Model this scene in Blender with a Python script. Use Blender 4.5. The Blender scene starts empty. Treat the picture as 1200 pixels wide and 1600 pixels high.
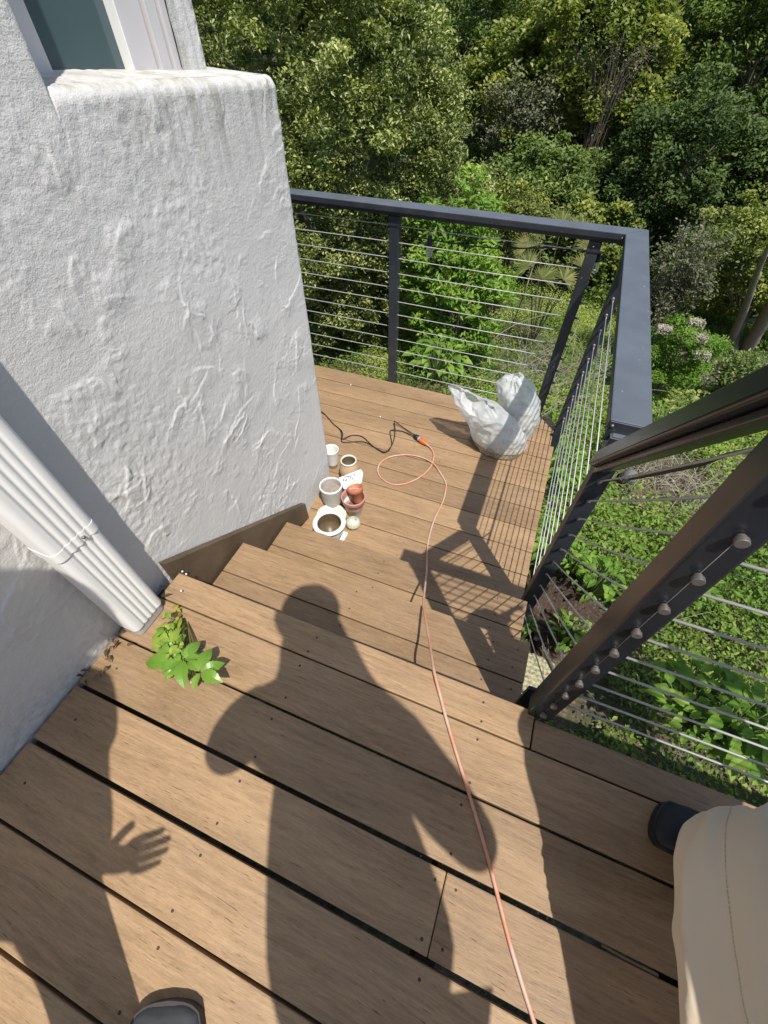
import bpy, bmesh, math, random
import numpy as np
from mathutils import Vector, Matrix
R_ = math.radians
random.seed(7); rng = np.random.default_rng(11)
scene = bpy.context.scene
COL = scene.collection

# ------------------------------------------------------------------ camera, sky, sun, exposure
CAM = np.array([0.0, 0.0, 1.187]); FPX = 653.35
def _rot(a, b, c):
    ca, sa, cb, sb, cc, sc = math.cos(a), math.sin(a), math.cos(b), math.sin(b), math.cos(c), math.sin(c)
    f = np.array([sa*cb, ca*cb, -sb]); r = np.array([ca, -sa, 0.0]); d = np.cross(f, r)
    return np.stack([cc*r+sc*d, -sc*r+cc*d, f], 1)
RM = _rot(R_(-21.65266), R_(50.57926), R_(0.0719))
cam_d = bpy.data.cameras.new("camera"); cam = bpy.data.objects.new("camera", cam_d); COL.objects.link(cam)
cam_d.sensor_fit = 'HORIZONTAL'; cam_d.sensor_width = 36; cam_d.lens = 36*FPX/1200
cam_d.clip_start = 0.01; cam_d.clip_end = 500
M3 = np.stack([RM[:, 0], -RM[:, 1], -RM[:, 2]], 1)
mw = Matrix.Identity(4)
for i in range(3):
    for j in range(3): mw[i][j] = float(M3[i, j])
    mw[i][3] = float(CAM[i])
cam.matrix_world = mw
scene.camera = cam

SUN = np.array([0.345, -0.385, 1.0]); SUN = SUN/np.linalg.norm(SUN)
world = bpy.data.worlds.new("World"); scene.world = world; world.use_nodes = True
wn = world.node_tree; bg = wn.nodes["Background"]
sky = wn.nodes.new("ShaderNodeTexSky"); sky.sky_type = 'NISHITA'; sky.sun_disc = False
sky.sun_elevation = math.asin(SUN[2]); sky.sun_rotation = math.atan2(SUN[0], SUN[1])
wn.links.new(sky.outputs[0], bg.inputs[0]); bg.inputs[1].default_value = 0.15
sl = bpy.data.lights.new("sun", 'SUN'); sl.energy = 4.6; sl.angle = R_(0.53); sl.color = (1.0, 0.95, 0.87)
so = bpy.data.objects.new("sun", sl); COL.objects.link(so)
so.rotation_euler = Vector(-SUN).to_track_quat('-Z', 'Y').to_euler()
scene.view_settings.view_transform = 'Standard'; scene.view_settings.look = 'None'
scene.view_settings.exposure = 0.28; scene.view_settings.gamma = 1.0

# ------------------------------------------------------------------ helpers
def ray(px, py):
    v = RM @ np.array([(px-600)/FPX, (py-800)/FPX, 1.0]); return v/np.linalg.norm(v)
def on_z(px, py, z): v = ray(px, py); return CAM + v*((z-CAM[2])/v[2])
def on_x(px, py, x): v = ray(px, py); return CAM + v*((x-CAM[0])/v[0])
def on_y(px, py, y): v = ray(px, py); return CAM + v*((y-CAM[1])/v[1])
def along(px, py, t): return CAM + ray(px, py)*t

def tag(o, label=None, cat=None, group=None, kind=None):
    if label: o['label'] = label
    if cat: o['category'] = cat
    if group: o['group'] = group
    if kind: o['kind'] = kind
    return o
def empty(name, loc, label, cat, group=None, rz=0):
    o = bpy.data.objects.new(name, None); COL.objects.link(o); o.location = [float(v) for v in loc]
    o.rotation_euler = (0, 0, rz); o.empty_display_size = 0.05
    return tag(o, label, cat, group)
def link(name, me, mats, parent=None, world_coords=True):
    o = bpy.data.objects.new(name, me); COL.objects.link(o)
    for m in (mats if isinstance(mats, (list, tuple)) else [mats]): me.materials.append(m)
    if parent is not None:
        o.parent = parent
        if world_coords: o.matrix_parent_inverse = Matrix.LocRotScale(parent.location, parent.rotation_euler, (1, 1, 1)).inverted()
    return o
def npmesh(name, V, F, smooth=False, attrs=None, mi=None):
    """V (n,3); F list of arrays (m,k)"""
    V = np.asarray(V, np.float32)
    if not isinstance(F, list): F = [F]
    F = [np.asarray(f, np.int32) for f in F if len(f)]
    me = bpy.data.meshes.new(name)
    me.vertices.add(len(V)); me.vertices.foreach_set('co', V.ravel())
    nl = sum(f.size for f in F); npoly = sum(len(f) for f in F)
    me.loops.add(nl); me.polygons.add(npoly)
    me.loops.foreach_set('vertex_index', np.concatenate([f.ravel() for f in F]))
    tot = np.concatenate([np.full(len(f), f.shape[1], np.int32) for f in F])
    st = np.concatenate([[0], np.cumsum(tot)[:-1]]).astype(np.int32)
    me.polygons.foreach_set('loop_start', st); me.polygons.foreach_set('loop_total', tot)
    if smooth: me.polygons.foreach_set('use_smooth', np.ones(npoly, bool))
    if mi is not None: me.polygons.foreach_set('material_index', np.asarray(mi, np.int32))
    me.update(calc_edges=True)
    for k, a in (attrs or {}).items():
        at = me.attributes.new(k, 'FLOAT', 'FACE'); at.data.foreach_set('value', np.asarray(a, np.float32))
    return me

class MB:
    """collects shapes, ends as one mesh"""
    def __init__(s): s.V = []; s.F4 = []; s.F3 = []; s.FN = []; s.n = 0; s.polys = []; s.mi = []; s.tint = []; s.sm = []
    def add(s, V, F, mi=0, tint=0.0, sm=False):
        for f in F: s.polys.append([int(i)+s.n for i in f]); s.mi.append(mi); s.tint.append(tint); s.sm.append(sm)
        s.V.extend([tuple(float(c) for c in v) for v in V]); s.n += len(V); return s
    def box(s, x0, x1, y0, y1, z0, z1, b=0.0, mi=0, tint=0.0):
        if b <= 0:
            V = [(x, y, z) for x in (x0, x1) for y in (y0, y1) for z in (z0, z1)]
            F = [(0, 1, 3, 2), (4, 6, 7, 5), (0, 4, 5, 1), (2, 3, 7, 6), (0, 2, 6, 4), (1, 5, 7, 3)]
            return s.add(V, F, mi, tint)
        bm = bmesh.new(); bmesh.ops.create_cube(bm, size=1)
        for v in bm.verts: v.co = Vector(((x0+x1)/2+v.co.x*(x1-x0), (y0+y1)/2+v.co.y*(y1-y0), (z0+z1)/2+v.co.z*(z1-z0)))
        bmesh.ops.bevel(bm, geom=list(bm.edges), offset=b, segments=2, affect='EDGES', profile=0.6)
        bm.verts.ensure_lookup_table(); bm.verts.index_update()
        s.add([v.co[:] for v in bm.verts], [[v.index for v in f.verts] for f in bm.faces], mi, tint); bm.free(); return s
    def prism(s, poly, f, mi=0, tint=0.0):
        """poly: list of 2D; f(u,v,side)->3D, side 0/1"""
        n = len(poly); V = [f(u, v, 0) for u, v in poly]+[f(u, v, 1) for u, v in poly]
        F = [list(range(n))[::-1], list(range(n, 2*n))]+[[i, (i+1) % n, n+(i+1) % n, n+i] for i in range(n)]
        return s.add(V, F, mi, tint)
    def tube(s, P, r, n=8, mi=0, caps=True, tint=0.0):
        P = np.array(P, float); m = len(P); rr = np.broadcast_to(np.asarray(r, float), (m,))
        T = np.gradient(P, axis=0); T /= np.linalg.norm(T, axis=1)[:, None]+1e-12
        up = np.array([0, 0, 1.0]) if abs(T[0][2]) < .9 else np.array([1.0, 0, 0])
        V = []
        N = np.cross(T[0], up); N /= np.linalg.norm(N)
        for i in range(m):
            N = N-T[i]*(N@T[i]); N /= np.linalg.norm(N)+1e-12; B = np.cross(T[i], N)
            for k in range(n):
                a = 2*math.pi*k/n; V.append(P[i]+rr[i]*(math.cos(a)*N+math.sin(a)*B))
        F = [[i*n+k, i*n+(k+1) % n, (i+1)*n+(k+1) % n, (i+1)*n+k] for i in range(m-1) for k in range(n)]
        if caps: F += [list(range(n))[::-1], list(range((m-1)*n, m*n))]
        return s.add(V, F, mi, tint, True)
    def lathe(s, prof, c=(0, 0, 0), n=40, mi=0, M=None, sx=1, sy=1):
        V = []; m = len(prof)
        for r, z in prof:
            for k in range(n):
                a = 2*math.pi*k/n; p = Vector((r*math.cos(a)*sx, r*math.sin(a)*sy, z))
                if M is not None: p = M @ p
                V.append((p.x+c[0], p.y+c[1], p.z+c[2]))
        F = [[i*n+k, i*n+(k+1) % n, (i+1)*n+(k+1) % n, (i+1)*n+k] for i in range(m-1) for k in range(n)]
        if prof[0][0] > 1e-4: pass
        return s.add(V, F, mi, 0, True)
    def build(s, name, mats, parent=None, smooth=None, wc=True):
        me = bpy.data.meshes.new(name); me.from_pydata(s.V, [], s.polys)
        me.polygons.foreach_set('material_index', s.mi)
        me.polygons.foreach_set('use_smooth', [bool(x) if smooth is None else smooth for x in s.sm])
        at = me.attributes.new('tint', 'FLOAT', 'FACE'); at.data.foreach_set('value', s.tint)
        me.update(); return link(name, me, mats, parent, wc)

def smooth_path(P, n=8):
    P = np.array(P, float); Q = np.vstack([2*P[0]-P[1], P, 2*P[-1]-P[-2]]); out = []
    for i in range(1, len(Q)-2):
        for t in np.linspace(0, 1, n, endpoint=False):
            a, b, c, d = Q[i-1], Q[i], Q[i+1], Q[i+2]
            out.append(.5*((2*b)+(c-a)*t+(2*a-5*b+4*c-d)*t*t+(3*b-a-3*c+d)*t**3))
    out.append(P[-1]); return np.array(out)

def _h(ix, iy, iz, seed):
    n = (ix*374761393+iy*668265263+iz*2147483647+seed*1274126177).astype(np.int64)
    n = (n ^ (n >> 13))*1274126177; n = n ^ (n >> 16); return (n & 0xffff)/65535.0
def vnoise(P, freq, seed=0):
    P = np.asarray(P, float)*freq; I = np.floor(P).astype(np.int64); f = P-I; f = f*f*(3-2*f)
    r = 0
    for dx in (0, 1):
        for dy in (0, 1):
            for dz in (0, 1):
                w = (f[:, 0] if dx else 1-f[:, 0])*(f[:, 1] if dy else 1-f[:, 1])*(f[:, 2] if dz else 1-f[:, 2])
                r = r+w*_h(I[:, 0]+dx, I[:, 1]+dy, I[:, 2]+dz, seed)
    return r*2-1
def fbm(P, freq, octv=3, seed=0):
    return sum(vnoise(P, freq*2**o, seed+o)*.5**o for o in range(octv))

# ------------------------------------------------------------------ materials
class NT:
    def __init__(s, name):
        s.m = bpy.data.materials.new(name); s.m.use_nodes = True; s.t = s.m.node_tree; s.b = s.t.nodes["Principled BSDF"]
        s.out = s.t.nodes["Material Output"]
    def n(s, typ, **kw):
        nd = s.t.nodes.new(typ)
        for k, v in kw.items():
            if k in ('operation', 'blend_type', 'data_type', 'attribute_name', 'noise_dimensions', 'feature', 'distance', 'wave_type', 'bands_direction', 'attribute_type', 'clamp', 'interpolation_type'): setattr(nd, k, v)
            else: nd.inputs[k.replace('_', ' ')].default_value = v
        return nd
    def l(s, a, b): s.t.links.new(a, b)
    def coord(s, scale=(1, 1, 1), off=None, src='Object'):
        tc = s.n('ShaderNodeTexCoord'); mp = s.n('ShaderNodeMapping'); mp.inputs['Scale'].default_value = scale
        s.l(tc.outputs[src], mp.inputs['Vector'])
        if off is not None: s.l(off, mp.inputs['Location'])
        return mp.outputs[0]
    def noise(s, vec, sc, det=4, rough=.55):
        nd = s.n('ShaderNodeTexNoise', Scale=sc, Detail=det, Roughness=rough); s.l(vec, nd.inputs['Vector']); return nd.outputs['Fac']
    def ramp(s, fac, stops, interp=None):
        r = s.n('ShaderNodeValToRGB'); e = r.color_ramp.elements
        while len(e) < len(stops): e.new(.5)
        for i, (p, c) in enumerate(stops): e[i].position = p; e[i].color = (*c, 1) if len(c) == 3 else c
        if interp: r.color_ramp.interpolation = interp
        s.l(fac, r.inputs[0]); return r.outputs[0]
    def mix(s, fac, a, b, bt='MIX'):
        m = s.n('ShaderNodeMix', data_type='RGBA', blend_type=bt)
        for v, i in ((fac, 0), (a, 6), (b, 7)):
            if hasattr(v, 'links'): s.l(v, m.inputs[i])
            else: m.inputs[i].default_value = v if i == 0 else ((*v, 1) if len(v) == 3 else v)
        return m.outputs[2]
    def math(s, op, a, b=0.0, clamp=False):
        m = s.n('ShaderNodeMath', operation=op); m.use_clamp = clamp
        for v, i in ((a, 0), (b, 1)):
            if hasattr(v, 'links'): s.l(v, m.inputs[i])
            else: m.inputs[i].default_value = v
        return m.outputs[0]
    def bump(s, h, strength=.5, dist=.01, prev=None):
        b = s.n('ShaderNodeBump', Strength=strength, Distance=dist); s.l(h, b.inputs['Height'])
        if prev is not None: s.l(prev, b.inputs['Normal'])
        s.l(b.outputs[0], s.b.inputs['Normal']); return b.outputs[0]
    def set(s, **kw):
        for k, v in kw.items():
            k = k.replace('_', ' '); i = s.b.inputs[k]
            if hasattr(v, 'links'): s.l(v, i)
            else: i.default_value = (*v, 1) if isinstance(v, tuple) and len(v) == 3 else v
        return s

def mat_plain(name, col, rough=.5, metal=0.0, var=.25, sc=30, bump=0.0, coat=0.0):
    t = NT(name); v = t.coord(); n = t.noise(v, sc, 5)
    c = t.mix(n, tuple(x*(1-var) for x in col), tuple(min(1, x*(1+var)) for x in col))
    t.set(Base_Color=c, Roughness=rough, Metallic=metal)
    if coat: t.set(Coat_Weight=coat, Coat_Roughness=.1)
    if bump: t.bump(t.noise(v, sc*6, 4), bump, .002)
    return t.m

def mat_wood(name, dark, light, axis=0):
    t = NT(name)
    at = t.n('ShaderNodeAttribute', attribute_name='tint'); tf = at.outputs['Fac']
    cmb = t.n('ShaderNodeCombineXYZ'); t.l(t.math('MULTIPLY', tf, 37.0), cmb.inputs[0]); t.l(t.math('MULTIPLY', tf, 91.0), cmb.inputs[1])
    # a long warp makes cathedral grain
    vb = t.coord((1, 1, 1), cmb.outputs[0])
    warp = t.n('ShaderNodeTexNoise', Scale=2.2, Detail=2.0); t.l(vb, warp.inputs['Vector'])
    vm = t.n('ShaderNodeVectorMath', operation='MULTIPLY_ADD'); t.l(warp.outputs['Color'], vm.inputs[0]); vm.inputs[1].default_value = (0.0, .035, .01); t.l(vb, vm.inputs[2])
    def st(sx, sy):
        mp = t.n('ShaderNodeMapping'); mp.inputs['Scale'].default_value = (sx, sy, sy); t.l(vm.outputs[0], mp.inputs['Vector']); return mp.outputs[0]
    g1 = t.noise(st(11, 130), 1, 6, .7); g2 = t.noise(st(70, 480), 1, 4, .65); g3 = t.noise(st(1.2, 9), 1, 3)
    blotch = t.noise(vb, 5, 4)
    f = t.math('ADD', t.math('MULTIPLY', g1, .55), t.math('MULTIPLY', g2, .25)); f = t.math('ADD', f, t.math('MULTIPLY', g3, .35))
    base = t.ramp(f, [(.36, dark), (.56, tuple((a+b)/2 for a, b in zip(dark, light))), (.76, light)])
    # per-board tone
    tone = t.n('ShaderNodeTexWhiteNoise', noise_dimensions='1D'); t.l(tf, tone.inputs['W'])
    k = t.math('ADD', t.math('MULTIPLY', tone.outputs['Value'], .26), .86)
    base = t.mix(1.0, base, (1, 1, 1), 'MULTIPLY')
    kk = t.n('ShaderNodeCombineColor'); [t.l(k, kk.inputs[i]) for i in range(3)]
    base = t.mix(1.0, base, kk.outputs[0], 'MULTIPLY')
    # weathered greyish film and bleached flecks
    base = t.mix(t.ramp(blotch, [(.45, (0, 0, 0)), (.75, (.22, .22, .22))]), base, (.33, .24, .16))
    fl = t.noise(st(70, 420), 1.0, 3, .6)
    base = t.mix(t.ramp(fl, [(.66, (0, 0, 0)), (.74, (.35, .35, .35))]), base, (.46, .35, .25))
    # fine dark checks
    ck = t.noise(st(24, 430), 1.0, 3, .5); ckf = t.ramp(ck, [(.27, (1, 1, 1)), (.34, (0, 0, 0))])
    base = t.mix(t.math('MULTIPLY', ckf, .75), base, (.045, .027, .016))
    t.set(Base_Color=base, Roughness=t.math('ADD', t.math('MULTIPLY', g1, .2), .42)); t.b.inputs['Specular IOR Level'].default_value = .35
    h = t.math('SUBTRACT', t.math('ADD', g1, t.math('MULTIPLY', g2, .6)), t.math('MULTIPLY', ckf, .8))
    t.bump(h, .45, .0016)
    return t.m

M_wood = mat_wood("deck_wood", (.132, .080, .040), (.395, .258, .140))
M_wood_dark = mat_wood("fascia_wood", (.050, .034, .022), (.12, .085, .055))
M_frame = mat_plain("joist_wood", (.035, .026, .018), .8)

def mat_powder():
    t = NT("powder_coated_metal"); v = t.coord(); n = t.noise(v, 220, 3); n2 = t.noise(v, 9, 5)
    sp = t.noise(v, 75, 2, .4); spf = t.ramp(sp, [(.735, (0, 0, 0)), (.76, (1, 1, 1))])
    dust = t.ramp(n2, [(.45, (0, 0, 0)), (.8, (.35, .35, .35))])
    c = t.mix(n, (.018, .022, .029), (.028, .034, .043)); c = t.mix(dust, c, (.075, .082, .090)); geo = t.n('ShaderNodeNewGeometry'); sn = t.n('ShaderNodeSeparateXYZ'); t.l(geo.outputs['Normal'], sn.inputs[0]); c = t.mix(t.math('MULTIPLY', t.ramp(sn.outputs[2], [(.6, (0, 0, 0)), (.95, (1, 1, 1))]), t.math('ADD', t.math('MULTIPLY', n2, .5), .45)), c, (.120, .135, .155)); c = t.mix(t.math('MULTIPLY', spf, .5), c, (.30, .30, .29))  # upward faces lightened: sun on the rail tops put into the colour
    t.set(Base_Color=c, Roughness=t.math('ADD', t.math('MULTIPLY', n2, .22), .34)); t.b.inputs['Specular IOR Level'].default_value = .5
    t.bump(n, .12, .0006); return t.m
M_metal = mat_powder()
def mat_gloss():
    t = NT("glossy_black_metal"); v = t.coord(); n2 = t.noise(v, 14, 5); w = t.noise(v, 40, 2)
    spots = t.ramp(w, [(.66, (0, 0, 0)), (.68, (1, 1, 1)), (.70, (0, 0, 0))])
    c = t.mix(n2, (.009, .011, .015), (.022, .026, .034)); c = t.mix(t.math('MULTIPLY', spots, .25), c, (.004, .004, .006))
    t.set(Base_Color=c, Roughness=t.math('ADD', t.math('MULTIPLY', n2, .12), .20)); t.b.inputs['Specular IOR Level'].default_value = .45
    return t.m
M_gloss = mat_gloss()
M_steel = mat_plain("brushed_steel", (.21, .195, .18), .5, .7, .15, 60)
M_cable = mat_plain("steel_cable", (.48, .48, .47), .6, .45, .2, 300)
M_black = mat_plain("black_rubber", (.014, .014, .016), .45, 0, .2, 80)
M_screw = mat_plain("dark_screw", (.05, .034, .024), .6, .3)

def mat_stucco():
    t = NT("white_stucco"); v = t.coord()
    n1 = t.noise(v, 130, 7, .72); n2 = t.noise(v, 55, 5, .6); n3 = t.noise(v, 3.2, 5)
    base = t.mix(n3, (.55, .54, .52), (.63, .615, .59))
    # algae streaks running down from the parapet edge
    sep = t.n('ShaderNodeSeparateXYZ'); tc = t.n('ShaderNodeTexCoord'); t.l(tc.outputs['Object'], sep.inputs[0])
    vs = t.coord((18, 24, 1.6)); s1 = t.noise(vs, 1.3, 6, .7)
    gz = t.n('ShaderNodeMapRange'); t.l(sep.outputs[2], gz.inputs[0]); gz.inputs[1].default_value = .70; gz.inputs[2].default_value = 1.03
    gy = t.n('ShaderNodeMapRange'); t.l(sep.outputs[1], gy.inputs[0]); gy.inputs[1].default_value = .78; gy.inputs[2].default_value = 1.12
    f = t.math('MULTIPLY', t.math('POWER', gz.outputs[0], 1.6), gy.outputs[0])
    f = t.math('MULTIPLY', f, t.ramp(s1, [(.42, (0, 0, 0)), (.64, (1, 1, 1))])); geo0 = t.n('ShaderNodeNewGeometry'); sn0 = t.n('ShaderNodeSeparateXYZ'); t.l(geo0.outputs['True Normal'], sn0.inputs[0]); f = t.math('MULTIPLY', f, t.ramp(sn0.outputs[2], [(.35, (1, 1, 1)), (.8, (0, 0, 0))])); f = t.math('MULTIPLY', f, .62, True)
    base = t.mix(f, base, (.20, .195, .13))
    # grime caught on the flat cap
    geo = t.n('ShaderNodeNewGeometry'); sn = t.n('ShaderNodeSeparateXYZ'); t.l(geo.outputs['Normal'], sn.inputs[0])
    cap = t.ramp(sn.outputs[2], [(.45, (0, 0, 0)), (.9, (1, 1, 1))]); g = t.noise(t.coord((9, 14, 9)), 1.5, 8, .75)
    base = t.mix(t.math('MULTIPLY', cap, t.ramp(g, [(.42, (0, 0, 0)), (.66, (.8, .8, .8))])), base, (.30, .28, .21))
    # blotchy darker tone just above the deck
    low = t.n('ShaderNodeMapRange'); t.l(sep.outputs[2], low.inputs[0]); low.inputs[1].default_value = .13; low.inputs[2].default_value = .0
    base = t.mix(t.math('MULTIPLY', t.math('MULTIPLY', low.outputs[0], t.math('LESS_THAN', sep.outputs[1], .3)), t.ramp(n2, [(.4, (0, 0, 0)), (.8, (.55, .55, .55))])), base, (.25, .22, .18))
    t.set(Base_Color=base, Roughness=.85); t.b.inputs['Specular IOR Level'].default_value = .2
    rdg = t.n('ShaderNodeTexNoise', Scale=16.0, Detail=4.0, Roughness=.55, Distortion=1.2); rdg.noise_type = 'RIDGED_MULTIFRACTAL'; t.l(v, rdg.inputs['Vector'])
    scr = t.noise(t.coord((60, 22, 90)), 1.0, 4, .6)
    b0 = t.bump(t.ramp(rdg.outputs['Fac'], [(.35, (0, 0, 0)), (.85, (1, 1, 1))]),   .30, .004); b1 = t.bump(scr, .25, .004, b0); b1 = t.bump(n2, .30, .005, b1); b1 = t.bump(n1, .60, .0034, b1); t.bump(t.noise(v, 330, 3, .6), .5, .002, b1); return t.m
M_stucco = mat_stucco()
M_white = mat_plain("white_paint", (.80, .79, .76), .5, 0, .05, 12, .05)
M_frame_w = mat_plain("window_frame_paint", (.50, .48, .48), .5, 0, .08, 10)
def mat_glass_pane():
    t = NT("dark_window_glass"); v = t.coord(); n = t.noise(v, 3, 3)
    t.set(Base_Color=t.mix(n, (.045, .075, .085), (.07, .105, .115)), Roughness=.12); t.b.inputs['Specular IOR Level'].default_value = .6; return t.m
M_pane = mat_glass_pane()

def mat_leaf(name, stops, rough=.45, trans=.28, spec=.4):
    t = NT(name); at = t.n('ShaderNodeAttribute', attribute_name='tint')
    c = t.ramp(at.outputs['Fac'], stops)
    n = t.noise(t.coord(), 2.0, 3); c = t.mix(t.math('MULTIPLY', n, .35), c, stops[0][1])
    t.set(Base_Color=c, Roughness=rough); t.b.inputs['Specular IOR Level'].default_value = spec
    tr = t.n('ShaderNodeBsdfTranslucent'); cc = t.mix(1.0, c, (1.5, 1.7, .7), 'MULTIPLY'); t.l(cc, tr.inputs[0])
    mx = t.n('ShaderNodeMixShader'); mx.inputs[0].default_value = trans
    t.l(t.b.outputs[0], mx.inputs[1]); t.l(tr.outputs[0], mx.inputs[2]); t.l(mx.outputs[0], t.out.inputs[0]); return t.m
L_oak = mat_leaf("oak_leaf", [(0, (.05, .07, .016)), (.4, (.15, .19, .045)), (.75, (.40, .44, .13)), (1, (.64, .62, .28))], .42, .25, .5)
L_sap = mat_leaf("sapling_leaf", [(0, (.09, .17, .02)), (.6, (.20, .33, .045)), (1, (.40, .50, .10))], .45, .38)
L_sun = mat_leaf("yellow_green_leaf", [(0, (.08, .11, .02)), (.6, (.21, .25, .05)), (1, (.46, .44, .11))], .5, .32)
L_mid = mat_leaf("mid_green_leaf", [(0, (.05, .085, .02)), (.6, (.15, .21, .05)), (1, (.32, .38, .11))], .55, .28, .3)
L_dark = mat_leaf("shaded_green_leaf", [(0, (.025, .048, .015)), (.6, (.085, .13, .035)), (1, (.19, .25, .07))], .6, .26, .25)  # shade over the background trees put into darker greens
L_cover = mat_leaf("ground_cover_leaf", [(0, (.06, .11, .015)), (.5, (.16, .25, .04)), (1, (.40, .46, .11))], .6, .35, .25)
L_big = mat_leaf("broad_leaf", [(0, (.08, .17, .02)), (.6, (.17, .30, .04)), (1, (.32, .44, .08))], .55, .38, .25)
L_grey = mat_leaf("grey_green_leaf", [(0, (.07, .08, .04)), (.6, (.14, .15, .08)), (1, (.25, .25, .16))], .6, .2)
L_fan = mat_leaf("palm_leaf", [(0, (.08, .11, .03)), (.6, (.17, .20, .06)), (1, (.38, .34, .14))], .45, .25)
L_straw = mat_leaf("dry_stalk", [(0, (.20, .17, .12)), (.6, (.38, .34, .26)), (1, (.52, .49, .42))], .7, .1)
M_bark = mat_plain("grey_bark", (.17, .15, .125), .85, 0, .5, 14, .8)
M_twig = mat_plain("twig_bark", (.12, .095, .07), .85, 0, .4, 40)

# ------------------------------------------------------------------ terrain (structure)
def ground_z(x, y):
    x = np.asarray(x, float); y = np.asarray(y, float)
    z = -1.55-.085*np.clip(y-1, -1, 8)-.05*np.clip(-x, 0, 6)
    P = np.stack([x, y, np.zeros_like(x)], -1).reshape(-1, 3)
    z = z+(.10*vnoise(P, .9, 3)+.04*vnoise(P, 3.1, 4)).reshape(x.shape)
    rise = np.clip(y-9.0, 0, 60); return z+rise**1.0*.30*(1-np.exp(-rise/6))
gx = np.concatenate([np.linspace(-60, -6, 30)[:-1], np.linspace(-6, 10, 170), np.linspace(10, 70, 30)[1:]])
gy = np.concatenate([np.linspace(-12, -1, 12)[:-1], np.linspace(-1, 12, 150), np.linspace(12, 90, 40)[1:]])
GX, GY = np.meshgrid(gx, gy); GZ = ground_z(GX, GY)
GP = np.stack([GX, GY, GZ], -1).reshape(-1, 3)
GP[:, 2] += .018*fbm(GP, 9, 3, 8)*(np.abs(GP[:, 1]) < 12)
nx_, ny_ = len(gx), len(gy); ii = np.arange(ny_-1)[:, None]*nx_+np.arange(nx_-1)[None]
GF = np.stack([ii, ii+1, ii+nx_+1, ii+nx_], -1).reshape(-1, 4)
def mat_soil():
    t = NT("leaf_litter_soil"); v = t.coord(); n = t.noise(v, 3, 6, .7); n2 = t.noise(v, 28, 5, .7)
    vo = t.n('ShaderNodeTexVoronoi', Scale=34.0); t.l(v, vo.inputs['Vector'])
    c = t.ramp(n2, [(.3, (.045, .03, .02)), (.5, (.12, .085, .055)), (.72, (.26, .21, .15))])
    c = t.mix(t.ramp(n, [(.42, (0, 0, 0)), (.6, (1, 1, 1))]), c, (.055, .07, .025))
    w = t.ramp(vo.outputs['Distance'], [(.12, (1, 1, 1)), (.17, (0, 0, 0))]); wn_ = t.noise(v, 5, 2); w2 = t.ramp(wn_, [(.52, (0, 0, 0)), (.6, (1, 1, 1))])
    c = t.mix(t.math('MULTIPLY', w, w2), c, (.45, .41, .36))
    t.set(Base_Color=c, Roughness=.95); t.bump(n2, .8, .02); return t.m
M_soil = mat_soil()
tag(link("ground", npmesh("ground", GP, GF, True), M_soil), kind='structure')

# ------------------------------------------------------------------ upper deck
XL, XR = -.924, 3.2
deck = empty("wooden_deck", (0, 0, 0), "brown weathered hardwood deck in the foreground with the people standing on it", "deck")
gapw = [.004, .006, .010, .011, .006, .006, .006, .006, .007, .006, .006, .006, .006, .006, .006, .006]
b = MB(); sc_ = b; y1 = .3256
YN = .42   # nosing line of the top step
tb = .5
def screws(mb, x, y, z, r=.0025):
    mb.lathe([(0.0001, .0012), (r*.55, .0010), (r, .0016), (r*1.25, .0004)], (x+random.uniform(-.006, .006), y+random.uniform(-.004, .004), z-.0003), 10, 1)
# nosing boards left and right of the newel
b.box(-.891, .262, y1+.002, YN, -.028, 0.0, .003, tint=.11); b.box(.266, XR, y1+.002, .401, -.028, -.0006, .003, tint=.23)
for x in (-.37, .135): screws(sc_, x, .345, 0); screws(sc_, x, .392, 0)
screws(sc_, -.83, .37, 0)
for k in range(15):
    ya = y1-gapw[k]/2; yb = y1-.148+gapw[k+1]/2; xl = XL+random.uniform(0, .004)
    t0 = .031*k+.07
    if k == 2: cut = .135; b.box(xl, cut-.0008, yb, ya, -.028, random.uniform(-.0006, .0006), .003, tint=t0); b.box(cut+.0008, XR, yb, ya, -.028, .0004, .003, tint=t0+.47)
    elif k in (5, 9): cut = -.37; b.box(xl, cut, yb, ya, -.028, 0, .003, tint=t0); b.box(cut+.002, XR, yb, ya, -.028, -.0005, .003, tint=t0+.33)
    else: b.box(xl, XR, yb, ya, -.028, random.uniform(-.0006, .0006), .003, tint=t0)
    for xj in (-.895, -.37, .135, .64, 1.15):
        if k == 2 and xj == .135:
            for xx in (.112, .158): screws(sc_, xx, ya-.022, 0); screws(sc_, xx, yb+.022, 0)
        elif xj == -.895: screws(sc_, -.85, (ya+yb)/2, 0)
        else: screws(sc_, xj, ya-.024, 0); screws(sc_, xj, yb+.024, 0)
    y1 -= .148
b.build("decking", [M_wood, M_screw], deck)
j = MB()
for xj in (-.89, -.37, .135, .64, 1.15, 1.65, 2.15, 2.65, 3.15): j.box(xj-.02, xj+.02, -1.95, .36, -.17, -.030)
j.box(-.9, XR, .362, .395, -.17, -.030, .002)
j.build("joists", M_frame, deck)
m = MB(); m.box(-.922, -.902, -4.0, .36, -1.9, -.0302); m.build("added_shade_panel", M_frame, deck)  # dark panel added under the deck so the board gaps look shaded
for xx, yy in ((.6, .25), (2.9, .25), (-.7, -1.6), (2.9, -1.7)):
    z0 = float(ground_z(xx, yy))-.1; m = MB(); m.box(xx-.045, xx+.045, yy-.045, yy+.045, z0, -.17, .004); m.build("support_post", M_frame, deck)

gq = [on_z(a_, b_, -.012) for a_, b_ in ((940, 1476), (975, 1497), (1028, 1524))]
m = MB(); m.tube(smooth_path(gq, 5), [.0035]*11, 6); st_ = m.build("stick", mat_plain("bleached_stick", (.34, .28, .21), .8, 0, .4, 50), None, True); tag(st_, "bleached dry stick wedged in the gap between two deck boards", "stick")
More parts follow.
